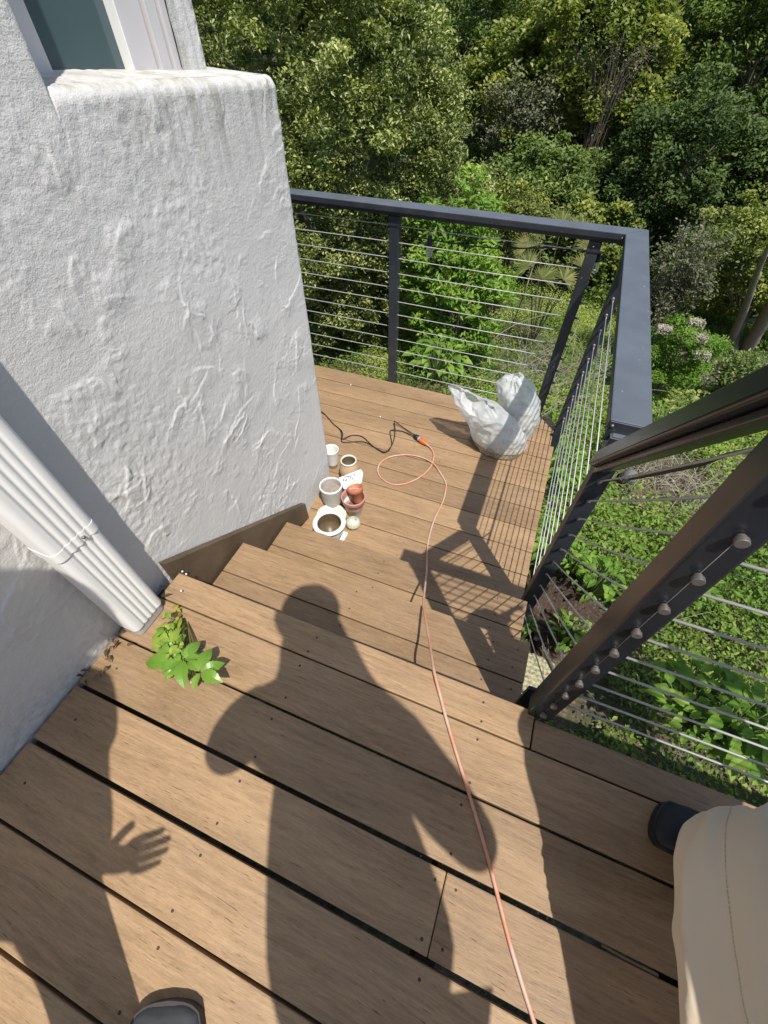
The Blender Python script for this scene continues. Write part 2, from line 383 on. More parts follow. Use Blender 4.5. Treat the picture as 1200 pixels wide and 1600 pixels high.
# ------------------------------------------------------------------ stairs
stairs = empty("wooden_stairs", (0, .7, -.4), "short flight of brown wooden steps going down beside the white wall", "stairs")
def tread(yn, yb_, z, xr, seed):
    m = MB(); s_ = m; ym = yn-.140
    m.box(-.891, xr, ym+.002, yn, z-.028, z, .003, tint=seed); m.box(-.891, xr, yb_, ym-.002, z-.028, z-.0008, .003, tint=seed+.37)
    for x in (-.37, .135, .22):
        if x > .2 and seed < .5: pass
        screws(s_, x, yn-.035, z); screws(s_, x, yn-.105, z); screws(s_, x, ym-.035, z)
    m.build("tread", [M_wood, M_screw], stairs)
tread(.700, .372, -.197, .258, .42); tread(.980, .655, -.394, .254, .77)
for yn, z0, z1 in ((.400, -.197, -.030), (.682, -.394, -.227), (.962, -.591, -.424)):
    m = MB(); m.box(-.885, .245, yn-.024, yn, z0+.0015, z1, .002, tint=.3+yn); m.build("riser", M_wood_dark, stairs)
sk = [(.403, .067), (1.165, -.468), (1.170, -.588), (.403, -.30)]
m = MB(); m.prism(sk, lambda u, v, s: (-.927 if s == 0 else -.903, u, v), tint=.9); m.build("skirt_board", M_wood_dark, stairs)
st = [(.37, -.19), (.37, -.42), (.85, -.80), (.955, -.80), (.955, -.43), (.66, -.43), (.66, -.235), (.395, -.235), (.395, -.19)]
for xx in (.20, -.885): m = MB(); m.prism(st, lambda u, v, s: (xx+.038*s, u, v), tint=.6); m.build("stringer", M_frame, stairs)

# ------------------------------------------------------------------ lower deck
ZL = -.591
low = empty("wooden_deck", (-.6, 1.8, ZL), "sunlit brown wooden landing below the steps inside the far railing", "deck")
b = MB(); s_ = b
ylines = [.66, .80, .944, 1.090, 1.238, 1.386, 1.534, 1.682, 1.828, 1.975, 2.115, 2.250, 2.392, 2.535]
for i in range(len(ylines)-1):
    ya, yb_ = ylines[i]+.0026, ylines[i+1]-.0026; t0 = .053*i+.013; zt = ZL+random.uniform(-.0007, .0007); xr = .262
    if i == len(ylines)-2:
        V = [(-2.4, ya), (.240, ya), (.240, 2.49), (.190, yb_), (-2.4, yb_)]
        b.prism(V, lambda u, v, s: (u, v, ZL-.028+.028*s), tint=t0)
    elif i == len(ylines)-3: b.box(-2.4, .240, ya, yb_, ZL-.028, zt, .003, tint=t0)
    else: b.box(-2.4, xr, ya, yb_, ZL-.028, zt, .003, tint=t0)
    for x in (-.37, .135): screws(s_, x, ya+.03, ZL, .0022); screws(s_, x, yb_-.03, ZL, .0022)
b.build("decking", [M_wood, M_screw], low)
j = MB()
for xj in (-2.2, -1.38, -.87, -.37, .135): j.box(xj-.02, xj+.02, .70, 2.48, ZL-.17, ZL-.030)
j.box(.200, .238, .70, 2.48, ZL-.17, ZL-.030); j.box(-2.4, .238, 2.482, 2.52, ZL-.17, ZL-.030)
j.build("joists", M_frame, low)
for xx, yy in ((.15, 2.3), (.15, 1.0), (-1.4, 2.4), (-2.3, 1.6)):
    z0 = float(ground_z(xx, yy))-.1; m = MB(); m.box(xx-.045, xx+.045, yy-.045, yy+.045, z0, ZL-.17, .004); m.build("support_post", M_frame, low)

# ------------------------------------------------------------------ lower railing
rail = empty("cable_railing", (.27, 1.8, ZL), "dark blue grey metal cable railing around the lower landing", "railing")
ZT = .50
def cap_profile_x(mb, x0, x1, y0, y1, z, t=.028):
    mb.box(x0, x1, y0, y1, z-t, z, .004)
m = MB(); m.add([(.224, 1.03, ZT), (.327, 1.03, ZT), (.327, 2.615, ZT), (.224, 2.512, ZT), (.224, 1.03, ZT-.030), (.327, 1.03, ZT-.030), (.327, 2.615, ZT-.030), (.224, 2.512, ZT-.030)],
                [(0, 1, 2, 3), (7, 6, 5, 4), (0, 4, 5, 1), (1, 5, 6, 2), (2, 6, 7, 3), (3, 7, 4, 0)])
o = m.build("top_rail", M_metal, rail); bv = o.modifiers.new("bevel", 'BEVEL'); bv.width = .004; bv.segments = 2
m = MB(); m.add([(-2.4, 2.510, ZT-.0005), (-2.4, 2.615, ZT-.0005), (.3265, 2.6155, ZT-.0005), (.2225, 2.5115, ZT-.0005), (-2.4, 2.510, ZT-.030), (-2.4, 2.615, ZT-.030), (.3265, 2.6155, ZT-.030), (.2225, 2.5115, ZT-.030)],
                [(3, 2, 1, 0), (4, 5, 6, 7), (0, 1, 5, 4), (1, 2, 6, 5), (2, 3, 7, 6), (3, 0, 4, 7)])
o = m.build("top_rail", M_metal, rail); bv = o.modifiers.new("bevel", 'BEVEL'); bv.width = .004; bv.segments = 2
m = MB(); m.box(-2.4, .24, 2.545, 2.585, ZT-.055, ZT-.0305, .002); m.box(.250, .290, 1.031, 2.54, ZT-.055, ZT-.0305, .002); m.build("support_bar", M_metal, rail)
def post(x0, x1, y0, y1, z0, z1, parent, mat=M_metal):
    m = MB(); m.box(x0, x1, y0, y1, z0, z1, .003); m.box(x0-.004, x1+.004, y0-.004, y1+.004, z1-.045, z1-.003, .002)
    return m.build("post", mat, parent)
post(-.975, -.921, 2.538, 2.592, ZL-.15, ZT-.056, rail); post(.083, .137, 2.538, 2.592, ZL-.15, ZT-.056, rail)
post(.243, .297, 2.40, 2.454, ZL-.2, ZT-.056, rail); post(-2.1, -2.046, 2.538, 2.592, ZL-.15, ZT-.056, rail)
post(.243, .297, 1.008, 1.062, ZL-.2, ZT-.034, rail, M_metal)
m = MB(); m.box(.2265, .3245, 1.0255, 1.0295, ZT-.062, ZT-.002, .001); m.build("end_cap", M_metal, rail)
def ball(mb, c, r, n=10):
    mb.lathe([(.0001, -r)]+[(r*math.sin(a), -r*math.cos(a)) for a in np.linspace(.3, math.pi-.3, 6)]+[(.0001, r)], c, n)
for c_, r_ in (((.234, 1.023, ZT-.012), .0045), ((.215, 2.506, ZT-.018), .0045), ((.105, 2.532, ZT-.075), .005)):
    m = MB(); ball(m, c_, r_); m.build("screw_head", M_steel, rail)
def cyl(mb, a, b_, r, n=14, mi=0): mb.tube([a, b_], r, n, mi)
ca = .0024
for k in range(12):
    z = .395-.083*k; m = MB(); sag = .003
    m.tube([(-2.4, 2.565, z), (-1.7, 2.565, z-sag), (-.975, 2.565, z), (-.45, 2.565, z-sag), (.083, 2.565, z)], ca, 6); m.build("cable", M_cable, rail)
    m = MB(); cyl(m, (.137, 2.565, z), (.160, 2.565, z), .0055); m.build("end_fitting", M_steel, rail)
for k in range(12):
    z = .420-.0815*k; m = MB(); m.tube([(.27, 1.062, z), (.27, 1.7, z-.003), (.27, 2.40, z)], ca, 6); m.build("cable", M_cable, rail)
    m = MB(); cyl(m, (.27, 2.355, z), (.27, 2.402, z), .0045); cyl(m, (.27, 2.392, z), (.27, 2.3995, z), .008); m.build("end_fitting", M_steel, rail)
m = MB(); m.box(.236, .246, 2.345, 2.37, ZL-.02, ZL+.015, .001); cyl(m, (.225, 2.357, ZL+.006), (.245, 2.357, ZL+.006), .008); m.build("bracket", M_black, rail)

# ------------------------------------------------------------------ stair railing
SL = 1.09
sr = empty("stair_railing", (.27, .43, 0), "glossy black stair railing with a thick newel post and round steel bolts", "railing")
m = MB(); m.box(.243, .297, .405, .460, -.002, 1.045, .0045); o = m.build("newel_post", M_gloss, sr)
m = MB(); m.box(.229, .311, .399, .403, -.010, -.0015, .001); m.box(.232, .308, .4635, .474, -.15, .02, .001); m.build("base_plate", M_gloss, sr)
def slope_bar(x0, x1, k0, k1, ya, yb_):
    mb = MB(); V = [(x, y, k-SL*y) for x in (x0, x1) for y in (ya, yb_) for k in (k0, k1)]
    mb.add(V, [(0, 1, 3, 2), (4, 6, 7, 5), (0, 4, 5, 1), (2, 3, 7, 6), (0, 2, 6, 4), (1, 5, 7, 3)]); return mb
for nm, a in (("handrail", (.224, .292, 1.452, 1.510, .42, 1.006)), ("support_bar", (.240, .264, 1.428, 1.4515, .463, 1.004))):
    o = slope_bar(*a).build(nm, M_gloss, sr); bv = o.modifiers.new("bevel", 'BEVEL'); bv.width = .004; bv.segments = 3
o = slope_bar(.2225, .2238, 1.462, 1.466, .42, 1.006).build("rail_ridge", M_gloss, sr)
for k in range(11):
    K = 1.405-.0845*k; zb = K-SL*.405-.02
    m = MB(); pts = [(.27, y, K-SL*y-.006*math.sin(math.pi*(y-.46)/.548)) for y in np.linspace(.462, 1.006, 9)]; m.tube(pts, ca, 6); m.build("cable", M_cable, sr)
    bz = .807-.0835*(k-1) if k else .89
    m = MB(); cyl(m, (.27, .404, bz), (.27, .3985, bz), .0055, 20)
    m.lathe([(.0001, .0080), (.0068, .0080), (.0076, .0073), (.0077, .0018), (.0074, .0010)], (.27, .4005, bz), 28, M=Matrix.Rotation(math.pi/2, 3, 'X')); m.build("bolt_head", M_steel, sr, False)
    m = MB(); z2_ = K-SL*1.006; m.tube([(.27, 1.008, z2_-.004), (.27, .999, z2_-.002), (.27, .990, z2_+.014)], .0042, 8); m.build("end_fitting", M_steel, sr)
m = MB(); m.tube([(.2705, .4046, .07), (.2705, .4046, .80)], .0006, 5); m.build("weld_seam", M_steel, sr)

# ------------------------------------------------------------------ upper railing (runs out of the frame to the right)
ur = empty("cable_railing", (1.6, .43, 0), "cable railing along the edge of the upper deck in front of the low greenery", "railing")
m = MB(); m.box(.224, 3.2, .422, .528, 1.055, 1.085, .004); m.build("top_rail", M_metal, ur)
m = MB(); m.box(.30, 3.2, .43, .46, 1.03, 1.0545, .002); m.build("support_bar", M_metal, ur)
for xp in (1.75, 3.14): post(xp, xp+.054, .405, .459, -.2, 1.029, ur)
for k in range(12):
    z = .088+.081*k; m = MB(); m.tube([(.297, .432, z), (1.0, .432, z-.004), (1.75, .432, z)], .0027, 7); m.tube([(1.80, .432, z), (3.14, .432, z)], .0027, 6); m.build("cable", M_cable, ur)

# ------------------------------------------------------------------ string light
M_bulb = NT("clear_bulb_plastic"); M_bulb.set(Base_Color=(.85, .9, .85), Roughness=.12, Transmission_Weight=.85, IOR=1.3); M_bulb = M_bulb.m
sg = empty("string_light", (.32, .9, .4), "black string light cable with clear bulbs strung under the railing", "string light")
def px3(px, py, x=None, y=None, z=None):
    return on_x(px, py, x) if x is not None else on_y(px, py, y) if y is not None else on_z(px, py, z)
wire = [(.33, .36, 1.02), px3(1166, 705, x=.315), px3(1090, 727, x=.315), px3(1020, 742, x=.315), px3(975, 750, x=.315), px3(936, 754, x=.305), (.306, 1.07, .18), (.312, 1.5, .20), (.312, 2.0, .22), (.312, 2.45, .24), px3(985, 415, y=2.62), px3(950, 404, y=2.61), px3(915, 392, y=2.61), px3(870, 387, y=2.61), px3(780, 388, y=2.61), px3(700, 379, y=2.61), px3(660, 372, y=2.61), px3(560, 358, y=2.61), (-2.3, 2.61, .36)]
m = MB(); m.tube(smooth_path(wire, 8), .0036, 8); m.build("wire", M_black, sg)
def bulb(p, d, s=1.0):
    d = Vector(d).normalized(); q = Vector((0, 0, 1)).rotation_difference(d).to_matrix()
    m = MB(); m.lathe([(.0001, -.012), (.011, -.012), (.014, -.004), (.014, .012), (.0175, .013), (.0175, .019), (.0145, .020), (.0145, .032), (.0175, .033), (.0175, .040), (.015, .041), (.0001, .041)], p, 20, M=q*s); so_ = m.build("socket", M_black, sg)
    m = MB(); m.lathe([(.013, .041), (.016, .047), (.0195, .062), (.021, .075), (.0195, .088), (.013, .097), (.0001, .100)], p, 24, M=q*s); m.build("bulb", M_bulb, sg)
    m = MB(); m.tube([Vector(p)+q @ Vector((.003*math.sin(t*9), .003*math.cos(t*9), .045+t*.035)) for t in np.linspace(0, 1, 14)], .0007, 5); m.build("filament", M_steel, sg)
bp = px3(972, 746, x=.318); bd = px3(1035, 727, x=.318)-bp; bulb(bp+np.array([0, 0, -.006]), bd, .95)
bulb(px3(672, 372, y=2.615), (0, 0, -1)); bulb(px3(936, 398, y=2.60), (.1, -.15, -1), .8)

# ------------------------------------------------------------------ house wall
house = empty("house", (-.95, 0, 0), "white textured stucco house wall with a window above its rounded ledge", "house")
XW = -.93
rs = np.random.default_rng(5)
strokes = []
for i in range(680):
    cy_, cz_ = rs.uniform(-1.0, 1.6), rs.uniform(-.65, 1.5)
    strokes.append((cy_, cz_, rs.uniform(-1.3, 1.9), rs.uniform(.05, .20), rs.uniform(.012, .075), rs.uniform(.0008, .0028)*rs.choice([1, 1, -.5]), i))
def stucco(P, U):
    """P 3D positions, U (s,z) face coordinates -> outward displacement"""
    h = .0018*vnoise(P, 3.5, 21)+.0005*fbm(P, 11, 2, 22)+.0010*fbm(P, 60, 3, 25)*np.clip(.5+vnoise(P, 4, 27)*1.5, .1, 1.6)
    wx = .018*vnoise(P, 14, 31)+.006*vnoise(P, 55, 32); wz = .018*vnoise(P, 13, 33)+.006*vnoise(P, 60, 34)
    crumb = np.clip(.45+1.3*vnoise(P, 13, 36)+.25*vnoise(P, 110, 35), 0, 1.3)
    s, z = U[:, 0]+wx, U[:, 1]+wz
    for cy_, cz_, a, l, w, A, i in strokes:
        msk = (np.abs(s-cy_) < l+.03) & (np.abs(z-cz_) < l+.03)
        if not msk.any(): continue
        ds, dz = s[msk]-cy_, z[msk]-cz_; u = ds*math.cos(a)+dz*math.sin(a); v = -ds*math.sin(a)+dz*math.cos(a)
        v = v+.25*u*u/l*(1 if i % 2 else -1)
        r = np.clip(1-np.abs(u)/l, 0, 1); e = np.clip((w-np.abs(v))/.0022, 0, 1)*np.clip(r*l/.02, 0, 1)
        ramp_ = .25+.75*(np.clip((v+w)/(2*w), 0, 1))**2
        h[msk] += A*e*ramp_*crumb[msk]
    return h
def strip(path, nrm, svals, prof, disp=True):
    """path (n,2), nrm (n,2); prof list (inset, z, nz)"""
    n, m_ = len(path), len(prof); V = np.zeros((m_, n, 3)); N = np.zeros((m_, n, 3)); U = np.zeros((m_, n, 2))
    for i, (ins, z, nz) in enumerate(prof):
        V[i, :, :2] = path-nrm*ins; V[i, :, 2] = z; N[i, :, :2] = nrm*math.sqrt(max(0, 1-nz*nz)); N[i, :, 2] = nz; U[i, :, 0] = svals; U[i, :, 1] = z+ins
    V = V.reshape(-1, 3); N = N.reshape(-1, 3); U = U.reshape(-1, 2)
    if disp: V = V+N*stucco(V, U)[:, None]
    k = np.arange(m_-1)[:, None]*n+np.arange(n-1)[None]
    return V, np.stack([k, k+1, k+n+1, k+n], -1).reshape(-1, 4)
YC, rc, ZP = 1.512, .035, 1.056
def corner_path(ys, xend, ycorner=YC, r=rc, step=.005):
    P = [(XW, y) for y in ys if y < ycorner-r-.001]; N = [(1, 0)]*len(P)
    for a in np.linspace(0, math.pi/2, 10): P.append((XW-r+r*math.cos(a), ycorner-r+r*math.sin(a))); N.append((math.cos(a), math.sin(a)))
    xs = np.arange(XW-r-step*2, xend, -step*2); P += [(x, ycorner) for x in xs]; N += [(0, 1)]*len(xs)
    P = np.array(P); N = np.array(N); s = np.concatenate([[0], np.cumsum(np.linalg.norm(np.diff(P, axis=0), axis=1))])+ys[0]
    return P, N, s
RO = .026
ysl = np.concatenate([np.arange(-4.0, -.35, .03), np.arange(-.35, YC, .0034)])
zs = np.concatenate([np.arange(-2.4, -.65, .05), np.arange(-.65, ZP-RO, .0034), [ZP-RO]])
parts = []
P, N, S = corner_path(ysl, -1.75)
# below the ledge
parts.append(strip(P, N, S, [(0, z, 0) for z in zs]))
# rounded edge of the ledge (from y .75 round the corner)
mk = P[:, 1] >= .70
prof = [(RO-RO*math.cos(a), ZP-RO+RO*math.sin(a), math.sin(a)) for a in np.linspace(0, math.pi/2, 10)]+[(RO+.008, ZP-.0004, 1)]
parts.append(strip(P[mk], N[mk], S[mk], prof))
# ledge top
xs = np.arange(-1.75, XW-RO+.0001, .006); ys = np.arange(.66, YC-RO+.004, .006); TX, TY = np.meshgrid(xs, ys)
TP = np.stack([TX.ravel(), TY.ravel(), np.full(TX.size, ZP)], 1)
TP[:, 2] += stucco(TP, np.stack([TP[:, 1], TP[:, 0]+3], 1))*1.3+.012*np.clip((-TP[:, 0]-.97)/.2, 0, 1)
kk = np.arange(len(ys)-1)[:, None]*len(xs)+np.arange(len(xs)-1)[None]
parts.append((TP, np.stack([kk, kk+1, kk+len(xs)+1, kk+len(xs)], -1).reshape(-1, 4)))
# wall above the ledge, left of the window
zs2 = np.concatenate([np.arange(ZP-RO, 1.7, .006), np.arange(1.7, 4.0, .1)])
P2, N2, S2 = corner_path(ysl, -1.16, .755, .014)
parts.append(strip(P2, N2, S2, [(0, z, 0) for z in zs2]))
# pier right of the window (set back)
def pier():
    ys_ = np.arange(1.315, 1.425, .005); Pp = [(-1.10, y) for y in ys_]; Nn = [(1, 0)]*len(Pp)
    for a in np.linspace(0, math.pi/2, 6): Pp.append((-1.115+.015*math.cos(a), 1.41+.015*math.sin(a))); Nn.append((math.cos(a), math.sin(a)))
    Pp = [p for p in Pp if not (p[0] == -1.10 and p[1] > 1.41)]; Nn = Nn[len(Nn)-6-(len(Pp)-6):]
    for x in np.arange(-1.13, -1.75, -.02): Pp.append((x, 1.425)); Nn.append((0, 1))
    return np.array(Pp), np.array(Nn), np.linspace(1.3, 1.9, len(Pp))
P3, N3, S3 = pier(); parts.append(strip(P3, N3, S3, [(0, z, 0) for z in zs2]))
for q in (0, 1, 2):   # the ledge climbs a little towards the main wall
    v = parts[q][0]; v[:, 2] += .040*np.clip((1.5-v[:, 1])/.75, 0, 1)*np.clip((v[:, 1]-.738)/.014, 0, 1)*np.clip((v[:, 2]-.90)/.12, 0, 1)
V = []; F = []; off = 0
for v, f in parts: V.append(v); F.append(f+off); off += len(v)
link("wall", npmesh("wall", np.vstack(V), np.vstack(F), True), M_stucco, house)
m = MB(); m.box(-4.5, -1.2, -4.0, 1.40, 1.10, 3.99); m.box(-4.5, -1.76, -4.0, 1.50, -2.4, 1.0); m.build("inner_wall", M_stucco, house)
# window: frame profile pieces between reveal (y .755) and pier (y 1.315)
win = MB(); z0w, z1w = 1.058, 2.6
win.box(-1.19, -1.128, .79, .850, z0w, z1w, .003)         # left jamb
win.box(-1.165, -1.118, .852, .862, z0w, z1w, .002)
win.box(-1.185, -1.122, .866, .935, z0w, z1w, .003)
win.box(-1.185, -1.120, 1.165, 1.245, z0w, z1w, .003)     # right stile
win.box(-1.175, -1.108, 1.248, 1.258, z0w, z1w, .002); win.box(-1.178, -1.112, 1.262, 1.290, z0w, z1w, .003); win.box(-1.17, -1.104, 1.293, 1.318, z0w, z1w, .003)
win.box(-1.19, -1.125, .9355, 1.1645, z0w, 1.066, .002); win.box(-1.19, -1.125, .9355, 1.1645, 2.52, z1w, .002)
wf = win.build("window", M_frame_w, house)
m = MB(); m.box(-1.152, -1.146, .930, 1.17, 1.06, 2.55); m.build("pane", M_pane, wf)
m = MB(); m.box(-1.1855, -1.1195, 1.160, 1.1645, 1.083, 2.5); m.build("seal", M_white, wf)

# ------------------------------------------------------------------ downspout
pipe = empty("downspout", (-.88, .25, 0), "white fluted metal downspout standing in the corner by the stucco wall", "downspout")
def pipe_section(x0, x1, y0, y1, flutes=True, g=0.0):
    P = []; r = .016
    x0 -= g; x1 += g; y0 -= g; y1 += g
    def arc(cx, cy, a0, a1, n=5): P.extend([(cx+r*math.cos(a), cy+r*math.sin(a)) for a in np.linspace(a0, a1, n)])
    arc(x0+r, y0+r, math.pi, 1.5*math.pi); arc(x1-r, y0+r, -.5*math.pi, 0)
    if flutes:
        ys_ = np.linspace(y0+r+.002, y1-r-.002, 72)
        for y in ys_:
            u = min(1, max(0, ((y-y0-r)/(y1-y0-2*r)-.10)/.86)); P.append((x1-.0034*(.5-.5*math.cos(2*math.pi*u*4))**1.6, y))
    arc(x1-r, y1-r, 0, .5*math.pi); arc(x0+r, y1-r, .5*math.pi, math.pi); return P
def extr(sec, zs_, mb):
    n = len(sec); V = [(x+dx, y+dy, z) for z, dx, dy in zs_ for x, y in sec]
    F = [[i*n+k, i*n+(k+1) % n, (i+1)*n+(k+1) % n, (i+1)*n+k] for i in range(len(zs_)-1) for k in range(n)]
    mb.add(V, F, 0, 0, True); mb.add([V[k] for k in range(n)], [list(range(n))[::-1]]); mb.add([V[-n+k] for k in range(n)], [list(range(n))])
px0, px1, py0, py1 = -.924, -.842, .196, .311
m = MB(); extr(pipe_section(px0+.002, px1-.002, py0+.002, py1-.002), [(.035, 0, 0), (.42, 0, 0)], m); m.build("lower_tube", M_white, pipe)
m = MB(); extr(pipe_section(px0, px1, py0, py1), [(.432, 0, 0), (3.6, 0, 0)], m); m.build("upper_tube", M_white, pipe)
m = MB(); extr(pipe_section(px0, px1, py0, py1, True, .0009), [(.404, 0, 0), (.4315, 0, 0)], m); m.build("collar", M_white, pipe)
m = MB(); ball(m, (px1+.002, .268, .418), .0045); m.build("rivet", M_steel, pipe)
m = MB(); extr(pipe_section(px0+.004, px1-.006, py0+.004, py1-.006, False), [(.004, 0, 0), (.0345, 0, 0)], m); m.build("foot", mat_plain("grey_pipe_foot", (.36, .36, .35), .5), pipe)

# ------------------------------------------------------------------ pots on the landing
def ceramic(name, c1, c2, rough=.35, sc=25, bump=0.1):
    t = NT(name); v = t.coord(); n = t.noise(v, sc, 6, .6)
    t.set(Base_Color=t.mix(n, c1, c2), Roughness=rough); t.bump(t.noise(v, 180, 3), bump, .002); return t.m
C_white = ceramic("white_glaze", (.66, .65, .61), (.80, .79, .75)); C_cream = ceramic("cream_crackle", (.58, .55, .42), (.70, .67, .54), .3)
C_tan = ceramic("tan_glaze", (.42, .29, .18), (.52, .38, .24), .3); C_grey = ceramic("grey_stoneware", (.27, .26, .24), (.48, .46, .42), .7, 40, .4)
C_terra = ceramic("terracotta", (.36, .12, .055), (.48, .19, .10), .7, 30, .2); C_pink = ceramic("pink_band", (.46, .22, .19), (.55, .29, .25), .6)
C_brown = ceramic("stained_brown_inside", (.05, .035, .02), (.20, .14, .08), .4, 30); C_soil = ceramic("dry_potting_soil", (.14, .11, .09), (.38, .33, .28), .95, 60, .8)
C_int = ceramic("dull_glaze_inside", (.16, .12, .085), (.28, .22, .16), .3)
C_blue = mat_plain("blue_tile", (.02, .03, .35), .3); C_yel = mat_plain("yellow_tile", (.60, .42, .12), .3); C_dk = mat_plain("brown_tile", (.08, .05, .03), .3)
def pot_obj(name, x, y, label, cat="pot", z=ZL):
    return empty(name, (x, y, z), label, cat)
def revolve(name, prof, mat, parent, x, y, z=ZL, M=None, n=48, mats=None):
    m = MB(); m.lathe(prof, (x, y, z), n, 0, M); return m.build(name, mat, parent, True)
# white tapered pot by the wall corner
p = pot_obj("flower_pot", -.962, 1.585, "tall plain white pot half hidden behind the corner of the stucco wall", "flower pot")
revolve("body", [(.0001, .004), (.030, .004), (.031, .002), (.034, .03), (.040, .09), (.045, .126), (.046, .130), (.0425, .130), (.040, .12), (.036, .07), (.028, .014), (.0001, .012)], C_white, p, -.962, 1.585)
# tan vase
p = pot_obj("vase", -.818, 1.521, "rounded tan glazed vase with a cream rim at the back of the pots", "vase")
revolve("body", [(.0001, .003), (.036, .003), (.038, .006), (.050, .04), (.056, .075), (.053, .105), (.042, .132), (.040, .139)], C_tan, p, -.818, 1.521)
revolve("rim", [(.040, .138), (.0445, .141), (.0458, .147), (.0435, .152), (.039, .150), (.038, .143)], C_cream, p, -.818, 1.521)
revolve("inside", [(.0385, .146), (.041, .128), (.050, .09), (.046, .04), (.0001, .02)], C_int, p, -.818, 1.521)
# mosaic planter: a white pot carrying a tilted tile-covered lid
mx, my = -.757, 1.430
p = pot_obj("planter", mx, my, "white planter with a tilted mosaic top of blue and yellow tile pieces", "planter")
m = MB(); m.lathe([(.0001, .002), (.036, .002), (.040, .01), (.049, .075), (.050, .085), (.046, .086), (.043, .06), (.036, .02), (.0001, .015)], (mx, my, ZL), 6); m.build("body", C_white, p)
hexv = [(-.078, -.006), (-.022, -.066), (.036, -.058), (.060, .004), (.044, .062), (.024, .078)]
Rt = Matrix.Rotation(R_(14), 3, 'X') @ Matrix.Rotation(R_(-6), 3, 'Y')
def lidp(u, v, h): q = Rt @ Vector((u, v, h)); return (mx+q.x-.004, my+q.y, ZL+.103+q.z)
m = MB(); m.prism(hexv, lambda u, v, s: lidp(u, v, -.016+.016*s)); o = m.build("mosaic_top", C_white, p); bv = o.modifiers.new("bevel", 'BEVEL'); bv.width = .003; bv.segments = 2
rt = random.Random(3)
for mat, cx_, cy_, n_ in ((C_blue, -.002, .020, 5), (C_yel, .020, -.014, 7), (C_dk, -.036, .000, 8)):
    mt = MB()
    for i in range(n_):
        u0, v0 = cx_+rt.uniform(-.019, .019), cy_+rt.uniform(-.017, .017); a0 = rt.uniform(0, 6.28); r0 = rt.uniform(.0045, .008)
        tri = [(u0+r0*math.cos(a0+2.1*q), v0+r0*math.sin(a0+2.1*q)) for q in range(3)]
        mt.prism(tri, lambda u, v, s: lidp(u, v, .0001+.0007*s))
    mt.build("tile_pieces", mat, p)
# grey stoneware pot with soil
p = pot_obj("flower_pot", -.825, 1.31, "grey speckled stoneware pot filled with dry soil nearest the stucco wall", "flower pot")
revolve("body", [(.0001, .003), (.046, .003), (.050, .008), (.055, .05), (.058, .11), (.060, .146), (.0595, .151), (.0545, .151), (.053, .14), (.051, .11)], C_grey, p, -.825, 1.31)
revolve("soil", [(.052, .112), (.03, .117), (.015, .113), (.0001, .118)], C_soil, p, -.825, 1.31)
m = MB(); m.lathe([(.0605, .142), (.0618, .147), (.0600, .1525), (.0550, .1525), (.0538, .147)], (-.825, 1.31, ZL), 48); m.build("rim", C_white, p, True)
# white pot with pink band, terracotta pot lying inside
p = pot_obj("flower_pot", -.690, 1.30, "white tapered pot with a broad pink band holding a small terracotta pot", "flower pot")
revolve("body", [(.0001, .003), (.040, .003), (.042, .006), (.053, .083), (.055, .084), (.056, .090)], C_white, p, -.690, 1.30)
revolve("band", [(.0555, .088), (.0595, .090), (.0645, .126), (.064, .130), (.060, .130), (.058, .118), (.050, .06), (.043, .03), (.0001, .024)], C_pink, p, -.690, 1.30)
revolve("saucer_inside", [(.0001, .034), (.026, .036), (.034, .046), (.036, .052), (.033, .052), (.0001, .040)], C_brown, p, -.690, 1.30)
Mt = Matrix.Rotation(R_(-16), 3, 'X') @ Matrix.Rotation(R_(-20), 3, 'Y')
p = empty("flower_pot", (-.680, 1.305, ZL+.05), "small orange terracotta pot tipped inside the pink banded pot", "flower pot")
revolve("body", [(.0001, .001), (.024, .001), (.026, .004), (.033, .052), (.037, .053), (.041, .080), (.0395, .081), (.036, .078), (.031, .05), (.023, .012), (.0001, .010)], C_terra, p, -.672, 1.322, ZL+.072, Mt@Matrix.Scale(1.08,3))
# little patterned votive
p = pot_obj("candle_holder", -.656, 1.207, "small round candle holder painted with blue pink and yellow diamonds", "candle holder")
t = NT("diamond_pattern"); tc = t.n('ShaderNodeTexCoord'); mp = t.n('ShaderNodeMapping'); t.l(tc.outputs['UV'], mp.inputs[0])
at = t.n('ShaderNodeAttribute', attribute_name='tint')
C_pat = t.m; t.set(Base_Color=t.ramp(at.outputs['Fac'], [(0, (.60, .52, .36)), (.2, (.62, .55, .50)), (.35, (.10, .42, .60)), (.5, (.66, .20, .20)), (.65, (.70, .50, .10)), (.8, (.60, .58, .54)), (1, (.35, .30, .45))], 'CONSTANT'), Roughness=.35)
prof = [(.020, .003), (.030, .008), (.037, .018), (.0395, .028), (.0385, .037), (.034, .046), (.027, .054), (.021, .058)]
n = 28; V = []; F = []; T = []
for i, (r, z) in enumerate(prof):
    for k in range(n): a = 2*math.pi*(k+.5*(i % 2))/n; V.append((-.656+r*math.cos(a), 1.207+r*math.sin(a), ZL+z))
bands = [(.02, .7), (.68, .25), (.45, .85), (.68, .25), (.45, .7), (.36, .85), (.36, .25)]
for i in range(len(prof)-1):
    for k in range(n):
        if i % 2 == 0: F += [(i*n+k, i*n+(k+1) % n, (i+1)*n+k), (i*n+(k+1) % n, (i+1)*n+(k+1) % n, (i+1)*n+k)]
        else: F += [(i*n+k, i*n+(k+1) % n, (i+1)*n+(k+1) % n), (i*n+k, (i+1)*n+(k+1) % n, (i+1)*n+k)]
        T += [bands[i][0] if k % 2 else bands[i][1], bands[i][1]]
link("body", npmesh("body", np.array(V), np.array(F), True, {'tint': T}), C_pat, p)
revolve("inside", [(.0205, .0578), (.018, .05), (.026, .03), (.0001, .014)], C_cream, p, -.656, 1.207)
